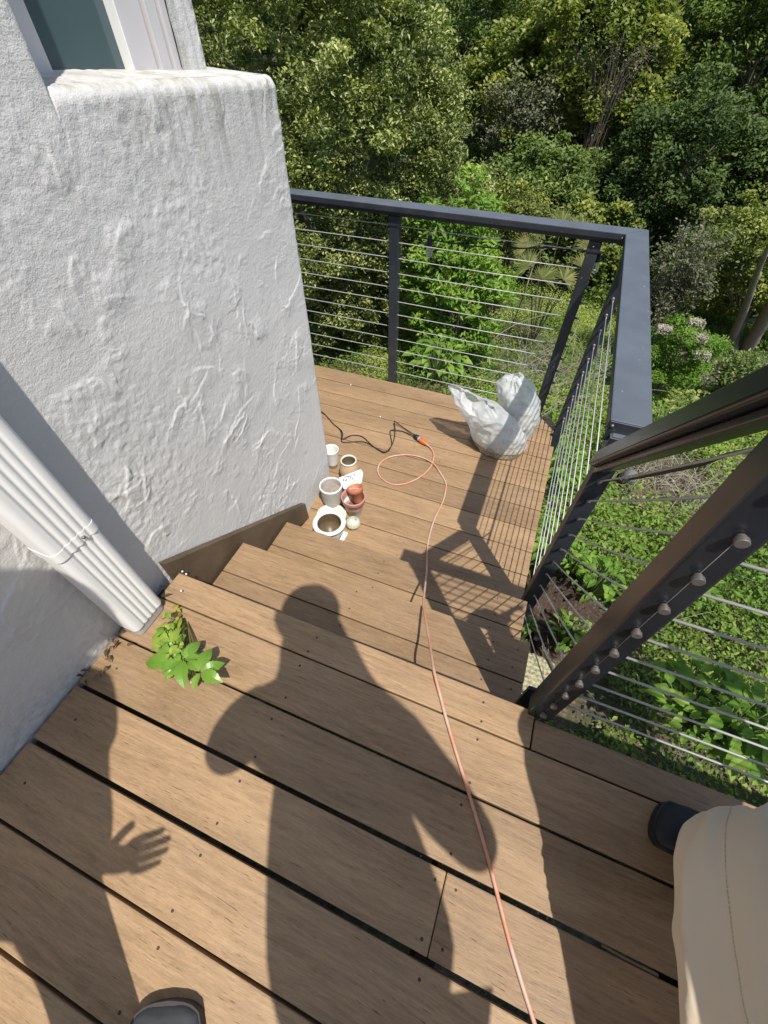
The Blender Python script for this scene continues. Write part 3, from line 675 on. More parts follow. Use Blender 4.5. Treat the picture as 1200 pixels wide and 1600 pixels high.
m = MB(); m.lathe([(.0001, .0), (.019, .0), (.020, .0035)], (-.656, 1.207, ZL), 28); m.build("foot", C_cream, p, True)
# urn with brown stained inside
ux, uy = -.713, 1.092
p = pot_obj("urn", ux, uy, "large white urn on a square foot with a brown stained inside", "urn")
m = MB(); m.box(ux-.055, ux+.055, uy-.055, uy+.055, ZL+.0008, ZL+.018, .003); o = m.build("square_foot", C_white, p)
revolve("body", [(.040, .018), (.034, .028), (.040, .038), (.060, .06), (.070, .09), (.068, .118), (.072, .128), (.081, .134), (.083, .140), (.080, .144), (.070, .145), (.0605, .142), (.0585, .136)], C_white, p, ux-.012, uy-.004)
revolve("inside", [(.0590, .139), (.056, .120), (.060, .09), (.050, .05), (.0001, .035)], C_brown, p, ux-.012, uy-.004)
# cream saucer leaning behind the urn
p = empty("saucer", (-.787, 1.205, ZL), "cream crackled plate lying between the grey pot and the urn", "saucer")
Ms = Matrix.Rotation(R_(-6), 3, 'X')
revolve("plate", [(.0001, .006), (.045, .006), (.050, .008), (.070, .026), (.079, .034), (.080, .038), (.076, .039), (.066, .031), (.048, .014), (.0001, .012)], C_cream, p, -.782, 1.205, ZL+.004, Ms)

# ------------------------------------------------------------------ cords
t = NT("orange_cord_rubber"); v = t.coord(); n1 = t.noise(v, 9, 3, .7); n2 = t.noise(v, 60, 3)
C_cord = t.m; t.set(Base_Color=t.mix(t.ramp(n1, [(.40, (0, 0, 0)), (.60, (1, 1, 1))]), (.56, .24, .14), (.52, .38, .30)), Roughness=.5); t.b.inputs['Subsurface Weight'].default_value = 0
cz = ZL+.0055
q1 = lambda a, b_, z=cz: on_z(480+a/3, 560+b_/3, z)
q2 = lambda a, b_, z=cz: on_z(480+a/3, 740+b_/3, z)
cord = [q1(560, 402, ZL+.02), q1(578, 418, ZL+.012), q1(591, 442), q1(592, 468), q1(577, 510), q1(530, 555), q1(462, 586), q1(402, 590), q1(352, 565), q1(331, 528), q1(345, 488), q1(390, 461), q1(460, 452, cz+.001), q1(530, 462, cz+.004), q1(590, 492, cz+.007), q1(626, 540), q2(648, 40), q2(650, 70), q2(636, 130), q2(597, 212), q2(572, 295), q2(563, 355, ZL+.012)]
cord += [(-.197, 1.035, -.475), (-.188, .984, -.3885), (-.175, .93, -.355), (-.150, .81, -.262), (-.128, .705, -.1905), (-.112, .66, -.155), (-.06, .53, -.068), (-.020, .425, .0058)]
cord += [on_z(*q, .0055) for q in ((690, 1095), (697, 1122), (711, 1170), (729, 1228), (748, 1290), (765, 1350), (779, 1405), (798, 1478), (818, 1545), (836, 1602), (852, 1660))]
c_end = np.array(cord[-1]); cord += [c_end+np.array([.06, -.12, 0]), c_end+np.array([.03, -.35, 0]), c_end+np.array([-.05, -.6, 0])]
cd = empty("extension_cord", (-.2, .9, ZL), "orange extension cord looping on the landing and running up over the steps", "cord")
m = MB(); m.tube(smooth_path(cord, 10), .0042, 10); m.build("cable", C_cord, cd)
C_plug = mat_plain("orange_plug", (.55, .14, .05), .45)
pa, pb = q1(562, 404, ZL+.018), q1(512, 368, ZL+.019); dv = (pb-pa)/np.linalg.norm(pb-pa); L_ = np.linalg.norm(pb-pa)
def axis_tube(parts_, a, d_, mat, name, parent):
    m = MB(); P = [a+d_*t_ for t_, _ in parts_]; m.tube(P, [r for _, r in parts_], 16); return m.build(name, mat, parent, True)
axis_tube([(0, .005), (.002, .008), (.010, .010), (.030, .0155), (.048, .017), (.062, .0165), (.066, .010)], pa, dv, C_plug, "socket_end", cd)
bc = empty("extension_cord", (-.6, 1.9, ZL), "doubled black cord plugged into the orange one beside the wall corner", "cord")
C_gr = mat_plain("grey_plug", (.30, .30, .29), .45)
axis_tube([(.063, .009), (.067, .0150), (.076, .0155), (.080, .009)], pa, dv, C_gr, "plug_collar", bc)
axis_tube([(.078, .010), (.082, .0165), (.098, .0160), (.112, .010), (.118, .007)], pa, dv, M_black, "plug", bc)
q6 = lambda a, b_, z=cz: on_z(480+a/5, 620+b_/5, z)
endp = pa+dv*.115
k1 = [(-1.6, 2.02, cz), q6(60, 95), q6(125, 126), q6(160, 160), q6(205, 212), q6(262, 258), q6(278, 295), q6(272, 330), q6(300, 320, cz+.006), q6(350, 301), q6(415, 306), q6(455, 330), q6(492, 366), q6(550, 412), q6(606, 431, cz+.003), q6(645, 402, cz+.004), q6(676, 340, cz+.004), q6(686, 262, cz+.004), q6(681, 198, cz+.02), q6(684, 190, cz+.024), q6(700, 203, cz+.016), q6(760, 246, cz+.006), q6(815, 282, cz+.010), endp+np.array([0, .003, 0])]
k2 = [(-1.6, 1.99, cz), q6(60, 105), q6(130, 133), q6(165, 165), q6(200, 208), q6(255, 256), q6(268, 300), q6(266, 340), q6(290, 356), q6(370, 350), q6(440, 352), q6(490, 372), q6(545, 405), q6(598, 430, cz+.011), q6(640, 412, cz+.012), q6(660, 372), q6(656, 330), q6(647, 280), q6(655, 262), q6(690, 260, cz+.008), q6(745, 270), q6(800, 292, cz+.006), endp+np.array([0, -.003, -.002])]
for kk_ in (k1, k2): m = MB(); m.tube(smooth_path(kk_, 8), .0031, 8); m.build("cable", M_black, bc)

# ------------------------------------------------------------------ plastic bags
def plastic():
    t = NT("milky_plastic_film"); v = t.coord(); n = t.noise(v, 14, 5, .65); n2 = t.noise(v, 60, 4)
    n3 = t.noise(t.coord((1, 1, .5)), 30, 5, .7)
    base = t.mix(t.ramp(n, [(.4, (0, 0, 0)), (.7, (1, 1, 1))]), (.80, .81, .80), (.66, .72, .73)); base = t.mix(t.ramp(n3, [(.60, (0, 0, 0)), (.80, (.5, .5, .5))]), base, (.55, .52, .45))
    t.set(Base_Color=base, Roughness=.28); t.b.inputs['Specular IOR Level'].default_value = .6
    t.bump(n2, .35, .004)
    tr = t.n('ShaderNodeBsdfTranslucent'); t.l(base, tr.inputs[0]); tp = t.n('ShaderNodeBsdfTransparent')
    m1 = t.n('ShaderNodeMixShader'); m1.inputs[0].default_value = .42; t.l(t.b.outputs[0], m1.inputs[1]); t.l(tr.outputs[0], m1.inputs[2])
    m2 = t.n('ShaderNodeMixShader'); t.l(t.ramp(n, [(.3, (.20, .20, .20)), (.8, (.50, .50, .50))]), m2.inputs[0]); t.l(m1.outputs[0], m2.inputs[1]); t.l(tp.outputs[0], m2.inputs[2]); t.l(m2.outputs[0], t.out.inputs[0]); return t.m
M_film = plastic()
t = NT("bagged_clippings"); v = t.coord(); n = t.noise(v, 45, 6, .7); t.set(Base_Color=t.ramp(n, [(.3, (.16, .13, .09)), (.5, (.36, .31, .23)), (.7, (.52, .48, .40))]), Roughness=.7); t.bump(n, 1.0, .01); M_clip = t.m
def loft(rings, nu=96, nv=60, wr=.004, seed=1, wfreq=14, closed_bottom=True, open_top=True, crumple=0.0):
    """rings: (t, cx,cy,cz, rx,ry, rot, tiltx, tilty)"""
    R0 = np.array(rings, float); ts = R0[:, 0]; V = []
    for t_ in np.linspace(0, 1, nv):
        c = [np.interp(t_, ts, R0[:, k]) for k in range(1, R0.shape[1])]
        # smoother interpolation
        i = np.searchsorted(ts, t_)-1; i = min(max(i, 0), len(ts)-2); u = (t_-ts[i])/(ts[i+1]-ts[i]); u = u*u*(3-2*u)
        c = [.5*c[k]+.5*(R0[i, k+1]*(1-u)+R0[i+1, k+1]*u) for k in range(len(c))]
        a = np.linspace(0, 2*math.pi, nu, endpoint=False); x = c[3]*np.cos(a); y = c[4]*np.sin(a)
        X = x*math.cos(c[5])-y*math.sin(c[5]); Y = x*math.sin(c[5])+y*math.cos(c[5]); Z = X*c[6]+Y*c[7]
        V.append(np.stack([c[0]+X, c[1]+Y, c[2]+Z], 1))
    V = np.array(V); cen = V.mean(1, keepdims=True); D = V-cen; D /= np.linalg.norm(D, axis=2, keepdims=True)+1e-9
    P = V.reshape(-1, 3); ang = np.tile(np.linspace(0, 2*math.pi, nu, endpoint=False), nv); tt = np.repeat(np.linspace(0, 1, nv), nu)
    A = np.stack([np.cos(ang)*.9+tt*1.1, np.sin(ang)*.9-tt*.8, tt*1.3], 1)
    rid = 1-2*np.abs(fbm(P+A*.02, 7.5, 2, seed)); rid2 = 1-2*np.abs(vnoise(P*np.array([1, 1, .6]), 17, seed+9)); fine = vnoise(P, wfreq*3, seed+5)
    h = (rid*1.0+rid2*.35+fine*.12)*wr*(.25+.75*np.clip(tt*1.6, 0, 1))+crumple*(1-2*np.abs(vnoise(P+3, 22, seed+7))+.6*vnoise(P, 48, seed+8))
    P = P+D.reshape(-1, 3)*h[:, None]
    if crumple: P[:, 2] += np.clip((tt-.72)/.28, 0, 1)*(.028*vnoise(np.stack([np.cos(ang), np.sin(ang), ang*0], 1), 1.9, seed+11)+.010*vnoise(np.stack([np.cos(ang), np.sin(ang), tt], 1), 6, seed+12)); P[:, :2] += (np.clip((tt-.6)/.4, 0, 1)*.014*vnoise(np.stack([np.cos(ang)*2, np.sin(ang)*2, tt*3], 1), 2.2, seed+13))[:, None]
    k = np.arange(nv-1)[:, None]*nu; c_ = np.arange(nu)[None]; F = np.stack([k+c_, k+(c_+1) % nu, k+nu+(c_+1) % nu, k+nu+c_], -1).reshape(-1, 4)
    return P, F
def bag(x, y, rings, content, label, seed, tiec=None):
    e = empty("plastic_bag", (x, y, ZL), label, "plastic bag", "two plastic bags of clippings on the landing")
    P, F = loft(rings, 128, 90, wr=.014, seed=seed, crumple=.0062); P[:, 2] = np.maximum(P[:, 2], ZL+.002); link("film", npmesh("film", P, F, True), M_film, e)
    P, F = loft(content, 64, 30, .010, seed+3); P[:, 2] = np.maximum(P[:, 2], ZL+.004); link("contents", npmesh("contents", P, F, True), M_clip, e); return e
bag(-.06, 2.11, [(0, -.07, 2.12, ZL+.002, .02, .02, 0, 0, 0), (.05, -.07, 2.11, ZL+.004, .135, .100, -.1, 0, 0), (.2, -.07, 2.11, ZL+.07, .165, .120, -.1, 0, 0), (.40, -.10, 2.10, ZL+.15, .170, .115, -.1, -.05, 0), (.60, -.165, 2.09, ZL+.23, .172, .100, -.1, -.10, .05), (.80, -.225, 2.07, ZL+.300, .165, .085, -.1, -.16, .1), (.93, -.265, 2.06, ZL+.338, .146, .045, -.1, -.18, .1), (1, -.280, 2.06, ZL+.356, .128, .014, -.1, -.18, .1)],
    [(0, -.03, 2.12, ZL+.004, .02, .02, 0, 0, 0), (.1, -.06, 2.11, ZL+.006, .145, .108, -.1, 0, 0), (.5, -.065, 2.11, ZL+.06, .168, .124, -.1, 0, 0), (.85, -.04, 2.12, ZL+.115, .11, .08, -.3, 0, 0), (1, -.05, 2.12, ZL+.135, .005, .005, 0, 0, 0)],
    "larger milky plastic bag flopping open to the left in front of the other bag", 3)
bag(.005, 2.30, [(0, 0.010, 2.30, ZL+.002, .02, .02, 0, 0, 0), (.05, 0.010, 2.30, ZL+.004, .10, .08, 0, 0, 0), (.25, 0.010, 2.31, ZL+.10, .115, .09, 0, 0, 0), (.55, -0.025, 2.34, ZL+.20, .130, .095, 0, -.1, 0), (.78, -0.065, 2.36, ZL+.285, .110, .085, 0, -.1, 0), (.92, -0.085, 2.37, ZL+.325, .068, .055, 0, -.1, 0), (1, -0.090, 2.37, ZL+.345, .012, .010, 0, 0, 0)],
    [(0, 0.010, 2.30, ZL+.004, .02, .02, 0, 0, 0), (.1, 0.010, 2.30, ZL+.006, .104, .084, 0, 0, 0), (.6, 0.005, 2.31, ZL+.09, .118, .092, 0, 0, 0), (.9, 0.005, 2.32, ZL+.17, .06, .05, 0, 0, 0), (1, 0.005, 2.32, ZL+.185, .004, .004, 0, 0, 0)],
    "smaller milky plastic bag standing upright beside the corner post", 17)

# ------------------------------------------------------------------ leaves
def leaf_shape(serr=False):
    if not serr: return [(0, 0), (.28, .5), (.62, .42), (1, 0)]
    L = [(0, 0), (.12, .28), (.22, .36), (.26, .46), (.36, .47), (.40, .55), (.50, .50), (.54, .54), (.63, .42), (.68, .44), (.77, .28), (.82, .27), (1, 0)]
    return L
def one_leaf(mb, base, tip, nrm, w, mi=0, tint=.5, droop=.12, fold=.22):
    base = np.array(base, float); tip = np.array(tip, float); d_ = tip-base; L = np.linalg.norm(d_); d_ /= L
    nrm = np.array(nrm, float); s_ = np.cross(d_, nrm); s_ /= np.linalg.norm(s_)+1e-9; n_ = np.cross(s_, d_)
    pts = leaf_shape(True); V = []; mid = []
    for u, v in pts:
        c = base+d_*u*L+n_*(droop*L*math.sin(u*math.pi)*1.0-.10*L*u*u); mid.append(c)
    n0 = len(pts); V = mid+[mid[i]+s_*pts[i][1]*w+n_*fold*pts[i][1]*w for i in range(1, n0-1)]+[mid[i]-s_*pts[i][1]*w+n_*fold*pts[i][1]*w for i in range(1, n0-1)]
    F = []
    for side in (0, 1):
        o_ = n0+side*(n0-2)
        for i in range(n0-1):
            a, b_ = i, i+1; c = o_+i if 0 < i+1 < n0-1 else None; e = o_+i-1 if i > 0 else None
            f = [a, b_]+([c] if c is not None else [])+([e] if e is not None else [])
            if side: f = f[::-1]
            if len(f) >= 3: F.append(f)
    mb.add(V, F, mi, tint)
pl = empty("creeper_plant", (-.72, .26, 0), "small bright green creeper growing out of the deck below the downspout", "plant")
lm = MB(); stp = []
def zl(a, b_, h): return on_z(100+a/3, 920+b_/3, h)
def cl(hub, tips, h, w, tint):
    hb = zl(*hub, h)
    for (a, b_) in tips:
        tp = zl(a, b_, h-.006+rng.uniform(-.008, .008)); one_leaf(lm, hb+(tp-hb)*.06, tp, (rng.uniform(-.25, .25), rng.uniform(-.25, .25), 1), np.linalg.norm(tp-hb)*w, 0, tint+rng.uniform(-.12, .12))
    stp.append(hb)
cl((638, 390), [(688, 272), (755, 346), (742, 438), (606, 468), (578, 335)], .085, .46, .55)
cl((560, 330), [(452, 392), (478, 422), (560, 466), (640, 243), (655, 330)], .070, .46, .55)
cl((530, 350), [(372, 340), (440, 372), (470, 432), (505, 400), (598, 300)], .055, .44, .5)
cl((500, 262), [(575, 212), (548, 178), (440, 232), (412, 210), (452, 300)], .060, .5, .75)
cl((470, 200), [(520, 235), (430, 185), (475, 150), (412, 215), (510, 160)], .045, .5, .85)
cl((497, 300), [(480, 335), (510, 262), (555, 290), (445, 270)], .075, .5, .7)
cl((520, 215), [(548, 130), (578, 180), (490, 178)], .035, .5, .9)
cl((527, 100), [(550, 110), (520, 75), (548, 92), (510, 112)], .022, .55, 1.0)
cl((530, 150), [(552, 140), (515, 160), (535, 125)], .025, .55, 1.0)
for i in range(72):
    u_ = rng.uniform(0, 1); h_ = zl(480+110*u_+rng.normal()*32, 190+220*u_+rng.normal()*30, rng.uniform(.025, .075)); a = rng.uniform(0, 6.28); l_ = rng.uniform(.014, .034); tp = h_+np.array([math.cos(a), math.sin(a), rng.uniform(-.35, .1)])*l_; one_leaf(lm, h_, tp, (rng.uniform(-.3, .3), rng.uniform(-.3, .3), 1), l_*.55, 0, rng.uniform(.25, .75)+.25*(1-u_)); stp.append(h_)
lm.build("leaves", mat_leaf("creeper_leaf", [(0, (.10, .20, .025)), (.55, (.17, .32, .04)), (.85, (.34, .42, .06)), (1, (.50, .40, .08))], .35, .3, .5), pl)
sm = MB()
root = np.array([-.80, .325, -.05])
for q in stp: sm.tube(smooth_path([root, root*.6+np.array(q)*.4+[0, 0, .02], q-np.array([0, 0, .004]), q], 4), .0011, 5)
sm.build("stem", mat_plain("red_green_stem", (.14, .13, .04), .6), pl)
# dead leaves caught behind the pipe
dl = MB()
for i in range(26):
    x = -.905+rng.uniform(-.012, .05); y = rng.uniform(.02, .2)if i < 14 else rng.uniform(.16, .36); a = rng.uniform(0, 6.28); q = np.array([x, y, .004+rng.uniform(0, .01)]); one_leaf(dl, q, q+np.array([math.cos(a), math.sin(a), .2])*rng.uniform(.012, .03), (rng.uniform(-.5, .5), rng.uniform(-.5, .5), 1), .008, 0, rng.uniform(0, 1), .3)
tag(dl.build("dead_leaves", mat_leaf("brown_dead_leaf", [(0, (.04, .025, .015)), (.6, (.12, .075, .045)), (1, (.22, .15, .09))], .8, .05)), "brown dead leaves heaped along the wall behind the downspout", "dead leaves", kind='stuff')
m = MB()
for (px, py, z) in ((291, 897, 0), (285, 893, 0), (548, 601, ZL), (594, 651, ZL), (283, 923, 0), (676, 900, -.394)):
    if (px, py) == (676, 900): continue
    q = on_z(px, py, z+.002); ball(m, q, rng.uniform(.002, .0045) if z == 0 else .005, 6)
tag(m.build("crumbs", C_white, None, True), "white crumbs and specks scattered on the decking", "debris", kind='stuff')

# ------------------------------------------------------------------ vegetation
def leaves_at(C_, size, wid, up=.6, rg=rng, jit=.35, dirs=None):
    """folded two-triangle leaves centred on C_; returns V, F"""
    n = len(C_); N = rg.normal(size=(n, 3)); N /= np.linalg.norm(N, axis=1)[:, None]; N[:, 2] = np.abs(N[:, 2]); N = N*(1-up)+np.array([0.1, -.15, 1])*up; N /= np.linalg.norm(N, axis=1)[:, None]
    D = rg.normal(size=(n, 3)) if dirs is None else dirs+rg.normal(size=(n, 3))*.35
    D = D-N*(D*N).sum(1)[:, None]; D /= np.linalg.norm(D, axis=1)[:, None]+1e-9; S = np.cross(D, N)
    L = size*(1+jit*rg.uniform(-1, 1, n))[:, None]; W = wid/size*L*.5
    b_ = C_-D*L*.5; V = np.empty((n, 6, 3)); V[:, 0] = b_; V[:, 3] = b_+D*L-N*L*.12
    V[:, 1] = b_+D*L*.35-S*W+N*W*.3; V[:, 2] = b_+D*L*.72-S*W*.62+N*W*.1; V[:, 5] = b_+D*L*.35+S*W+N*W*.3; V[:, 4] = b_+D*L*.72+S*W*.62+N*W*.1
    i = np.arange(n)[:, None]*6; F = np.concatenate([i+np.array([[0, 3, 2, 1]]), i+np.array([[0, 5, 4, 3]])])
    return V.reshape(-1, 3), F
def crown_points(c, rad, n, ncl, clr, rg, surf=.75, zmin=None):
    """clumped points through an uneven crown"""
    c = np.array(c, float); rad = np.array(rad, float)
    d_ = rg.normal(size=(ncl, 3)); d_ /= np.linalg.norm(d_, axis=1)[:, None]
    lump = 1+.28*vnoise(d_*1.0, 1.7, int(c[0]*10) & 255)+.12*vnoise(d_, 4.5, 3)
    rr = (surf+(1-surf)*rg.uniform(0, 1, ncl)**.5)*rg.uniform(.55, 1.0, ncl)**.35
    cc = c+d_*rad*(rr*lump)[:, None]
    tone = rg.uniform(0, 1, ncl); sz = rg.uniform(.6, 1.3, ncl)
    k = rg.integers(0, ncl, n); e = rg.normal(size=(n, 3)); e /= np.linalg.norm(e, axis=1)[:, None]; e *= (rg.uniform(.15, 1, n)**.5*clr)[:, None]*sz[k][:, None]; e[:, 2] *= .7
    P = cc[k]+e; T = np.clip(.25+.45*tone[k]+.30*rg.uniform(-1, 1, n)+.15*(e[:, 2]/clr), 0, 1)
    if zmin is not None: ok = P[:, 2] > zmin; P, T = P[ok], T[ok]
    return P, T, cc
def limbs(mb, base, cc, c, rad, r0, rg, nb=14, lean=(0, 0)):
    base = np.array(base, float); c = np.array(c, float); fork = base*.45+c*.55+np.array([lean[0], lean[1], -rad[2]*.15])
    tr = smooth_path([base, base*.6+fork*.4+rg.normal(size=3)*.05*np.linalg.norm(fork-base)*np.array([1, 1, 0]), fork], 8)
    mb.tube(tr, np.linspace(r0, r0*.55, len(tr)), 10)
    for i in range(nb):
        q = cc[rg.integers(0, len(cc))]; q = c+(q-c)*.82; mid = fork*.5+q*.5+rg.normal(size=3)*.06*rad[0]
        p_ = smooth_path([fork, mid, q], 6); mb.tube(p_, np.linspace(r0*.45, r0*.06, len(p_)), 6)
        for _ in range(2):
            q2_ = q+rg.normal(size=3)*rad[0]*.10; p_ = smooth_path([mid, (mid+q2_)/2+rg.normal(size=3)*.06, q2_], 4); mb.tube(p_, np.linspace(r0*.2, r0*.03, len(p_)), 5)
def tree(name, label, c, rad, base, n, leaf, wid, mat, ncl, clr, r0, seed, cat="tree", group=None, surf=.6, up=.5, nb=14, jit=.35):
    rg = np.random.default_rng(seed); e = empty(name, base, label, cat, group)
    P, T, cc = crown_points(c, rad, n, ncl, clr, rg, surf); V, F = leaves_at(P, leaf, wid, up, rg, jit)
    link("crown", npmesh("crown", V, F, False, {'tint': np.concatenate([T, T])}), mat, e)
    m = MB(); limbs(m, base, cc, c, rad, r0, rg, nb); m.build("trunk", M_bark, e); return e
def gbase(x, y): return (x, y, float(ground_z(x, y))-.08)
# dense oak close behind the railing on the left
tree("oak_tree", "big dense oak with small glossy olive leaves filling the view beside the wall top", (-2.95, 5.45, -.15), (1.85, 1.55, 2.25), gbase(-2.9, 5.9), 270000, .040, .018, L_oak, 1500, .17, .14, 101, surf=.72, up=.35, nb=22)
tree("sapling", "bright green leafy sapling rising behind the middle of the far railing", (-1.05, 4.95, -.95), (.62, .50, 1.05), gbase(-1.05, 5.0), 15000, .072, .026, L_sap, 170, .15, .025, 102, surf=.5, up=.4)
GB = "trees on the slope beyond the railing"
far = [
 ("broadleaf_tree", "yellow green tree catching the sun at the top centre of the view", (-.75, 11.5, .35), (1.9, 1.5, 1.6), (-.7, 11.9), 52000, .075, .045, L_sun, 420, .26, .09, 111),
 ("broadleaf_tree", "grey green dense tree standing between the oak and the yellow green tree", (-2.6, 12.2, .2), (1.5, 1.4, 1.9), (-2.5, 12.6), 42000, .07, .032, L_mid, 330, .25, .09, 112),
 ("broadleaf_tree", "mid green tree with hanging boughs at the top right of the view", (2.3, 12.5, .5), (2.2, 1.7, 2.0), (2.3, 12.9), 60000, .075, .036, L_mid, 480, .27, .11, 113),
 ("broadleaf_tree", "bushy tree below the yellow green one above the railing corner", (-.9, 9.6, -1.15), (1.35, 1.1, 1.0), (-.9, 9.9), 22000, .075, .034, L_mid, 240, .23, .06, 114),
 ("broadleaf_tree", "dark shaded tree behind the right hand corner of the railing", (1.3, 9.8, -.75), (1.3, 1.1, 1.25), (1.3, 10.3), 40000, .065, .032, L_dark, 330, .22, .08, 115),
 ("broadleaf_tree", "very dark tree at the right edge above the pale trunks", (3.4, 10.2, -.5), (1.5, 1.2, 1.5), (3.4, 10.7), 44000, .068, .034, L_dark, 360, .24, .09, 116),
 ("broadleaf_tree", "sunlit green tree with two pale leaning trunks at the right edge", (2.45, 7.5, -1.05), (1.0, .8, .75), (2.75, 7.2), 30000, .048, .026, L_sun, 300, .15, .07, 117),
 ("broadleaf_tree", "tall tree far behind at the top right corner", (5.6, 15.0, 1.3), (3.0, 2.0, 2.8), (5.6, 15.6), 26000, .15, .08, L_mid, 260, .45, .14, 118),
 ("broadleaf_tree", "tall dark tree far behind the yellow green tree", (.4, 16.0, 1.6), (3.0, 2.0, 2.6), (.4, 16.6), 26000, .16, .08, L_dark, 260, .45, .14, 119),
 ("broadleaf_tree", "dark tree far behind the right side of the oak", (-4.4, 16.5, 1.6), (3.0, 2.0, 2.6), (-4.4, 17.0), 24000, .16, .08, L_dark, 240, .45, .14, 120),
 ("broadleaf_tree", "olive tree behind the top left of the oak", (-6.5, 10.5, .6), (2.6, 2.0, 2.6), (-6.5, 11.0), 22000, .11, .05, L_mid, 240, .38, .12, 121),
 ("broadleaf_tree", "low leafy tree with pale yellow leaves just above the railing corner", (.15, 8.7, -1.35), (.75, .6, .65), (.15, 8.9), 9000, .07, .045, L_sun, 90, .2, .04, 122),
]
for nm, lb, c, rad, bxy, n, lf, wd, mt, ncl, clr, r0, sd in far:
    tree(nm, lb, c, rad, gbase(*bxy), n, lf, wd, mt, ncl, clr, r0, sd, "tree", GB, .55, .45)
# pale trunks at the right edge belong to one leaning tree each
def bare_trunk(label, pts, r0, r1, name="tree_trunk"):
    e = empty(name, pts[0], label, "tree trunk"); m = MB(); p_ = smooth_path(pts, 8); m.tube(p_, np.linspace(r0, r1, len(p_))*(1+.08*np.sin(np.arange(len(p_))*1.7)), 12); m.build("bark", M_bark, e)
a1, a2 = on_z(1168, 545, -2.15), along(1215, 462, 7.2); bare_trunk("thick pale grey trunk leaning right above the stair handrail", [a1-[0, 0, .2], a1*.5+a2*.5, a2, a2+(a2-a1)*.15], .095, .06)
a1, a2 = on_z(1146, 532, -2.15), along(1160, 492, 7.3); bare_trunk("shorter pale trunk just left of the thick leaning trunk", [a1-[0, 0, .2], a2, a2+(a2-a1)*.9, a2+(a2-a1)*1.5+[.0, 0, .1]], .06, .012)
a1, a2 = along(1083, 405, 9.3), along(1096, 355, 9.3); bare_trunk("thin curved grey trunk in the dark gap above the round shrub", [a1+[0, 0, -.6], a1, a2, a2+[.05, 0, .25]], .05, .02)

# undergrowth that reads as one mass
rg = np.random.default_rng(50)
def scatter(n, xr, yr, h0, h1, dens=None, rg=rg):
    x = rg.uniform(*xr, n); y = rg.uniform(*yr, n); z = ground_z(x, y); P = np.stack([x, y, z], 1)
    if dens is not None: k = rg.uniform(0, 1, n) < dens(P); P = P[k]
    hh = rg.uniform(0, 1, len(P)); P[:, 2] += h0+(h1-h0)*hh; return P, hh
def bare(P):
    """1 where plants grow, 0 on the bare soil patches"""
    d = .30+1.25*vnoise(P, 1.15, 61)+.5*vnoise(P, 3.6, 62)+.35
    d = np.clip(d, .30, 1)
    for (cx_, cy_, r_) in ((.70, 1.60, .28), (.72, 1.18, .25), (2.7, 6.3, .9), (1.45, 3.75, .35)):
        d *= np.clip((np.hypot(P[:, 0]-cx_, P[:, 1]-cy_)-r_)/.15, 0, 1)
    return d
def inside_dense(P): return bare(P)
P1, h1_ = scatter(520000, (-3.4, 6.0), (.1, 8.8), .0, .16, bare); clump = .5+.5*vnoise(P1, 5.5, 71); P1[:, 2] += .16*np.clip(clump, 0, 1)**2*h1_
V1, F1 = leaves_at(P1, .027, .014, .45, rg, .6); T1 = np.clip(.42+.5*vnoise(P1, 1.6, 72)+.25*h1_+.25*rg.uniform(-1, 1, len(P1)), 0, 1)
V, F, T = [V1], [F1], [T1, T1]
tag(link("ground_cover", npmesh("ground_cover", V1, F1, False, {'tint': np.concatenate([T1, T1])}), L_cover), "low bright green ground cover spreading below the railings", "ground cover", kind='stuff')
P1, h1_ = scatter(90000, (-3.2, 5.5), (.1, 8.5), .02, .26, lambda P: bare(P)*np.clip(vnoise(P, .8, 81)*2+.5, 0, 1)); V1, F1 = leaves_at(P1, .045, .024, .5, rg); T1 = np.clip(.4+.3*h1_+.3*rg.uniform(-1, 1, len(P1)), 0, 1)
tag(link("weeds", npmesh("weeds", V1, F1, False, {'tint': np.concatenate([T1, T1])}), L_big), "taller leafy weeds mixed through the ground cover", "weeds", kind='stuff')
P1, h1_ = scatter(110000, (-9, 11), (8.0, 19), .0, 1.0, lambda P: np.clip(.75+vnoise(P, .7, 91), 0, 1)); V1, F1 = leaves_at(P1, .10, .05, .5, rg); T1 = np.clip(.35+.3*h1_+.3*rg.uniform(-1, 1, len(P1)), 0, 1)
tag(link("undergrowth", npmesh("undergrowth", V1, F1, False, {'tint': np.concatenate([T1, T1])}), L_mid), "dark tangled undergrowth on the slope between the far trees", "undergrowth", kind='stuff')
P1, h1_ = scatter(70000, (-30, 45), (18, 42), .0, 3.5); V1, F1 = leaves_at(P1, .30, .16, .5, rg); T1 = np.clip(.35+.3*h1_+.3*rg.uniform(-1, 1, len(P1)), 0, 1)
tag(link("far_wood", npmesh("far_wood", V1, F1, False, {'tint': np.concatenate([T1, T1])}), L_mid), "far wood on the hillside behind the nearer trees", "wood", kind='stuff')

# dry stalks and grasses
def stalks(label, centres, n, L0, L1, mat, r, spread, name="dry_stalks", lean=None, curl=.5, seed=1):
    rg = np.random.default_rng(seed); m = MB()
    for i in range(n):
        c = centres[rg.integers(0, len(centres))]; x, y = c[0]+rg.normal()*spread, c[1]+rg.normal()*spread; z = float(ground_z(x, y)); L = rg.uniform(L0, L1)
        a = rg.uniform(0, 6.28) if lean is None else lean+rg.normal()*.7; el = rg.uniform(.35, 1.2)
        d_ = np.array([math.cos(a)*math.cos(el), math.sin(a)*math.cos(el), math.sin(el)]); p = [np.array([x, y, z])]
        for k in range(7): p.append(p[-1]+d_*L/7); d_ = d_+np.array([0, 0, -curl*.28])+rg.normal(size=3)*.10; d_ /= np.linalg.norm(d_)
        m.tube(p, np.linspace(r, r*.4, 8), 4, tint=rg.uniform(0, 1))
    return tag(m.build(name, mat), label, "dry stalks", kind='stuff')
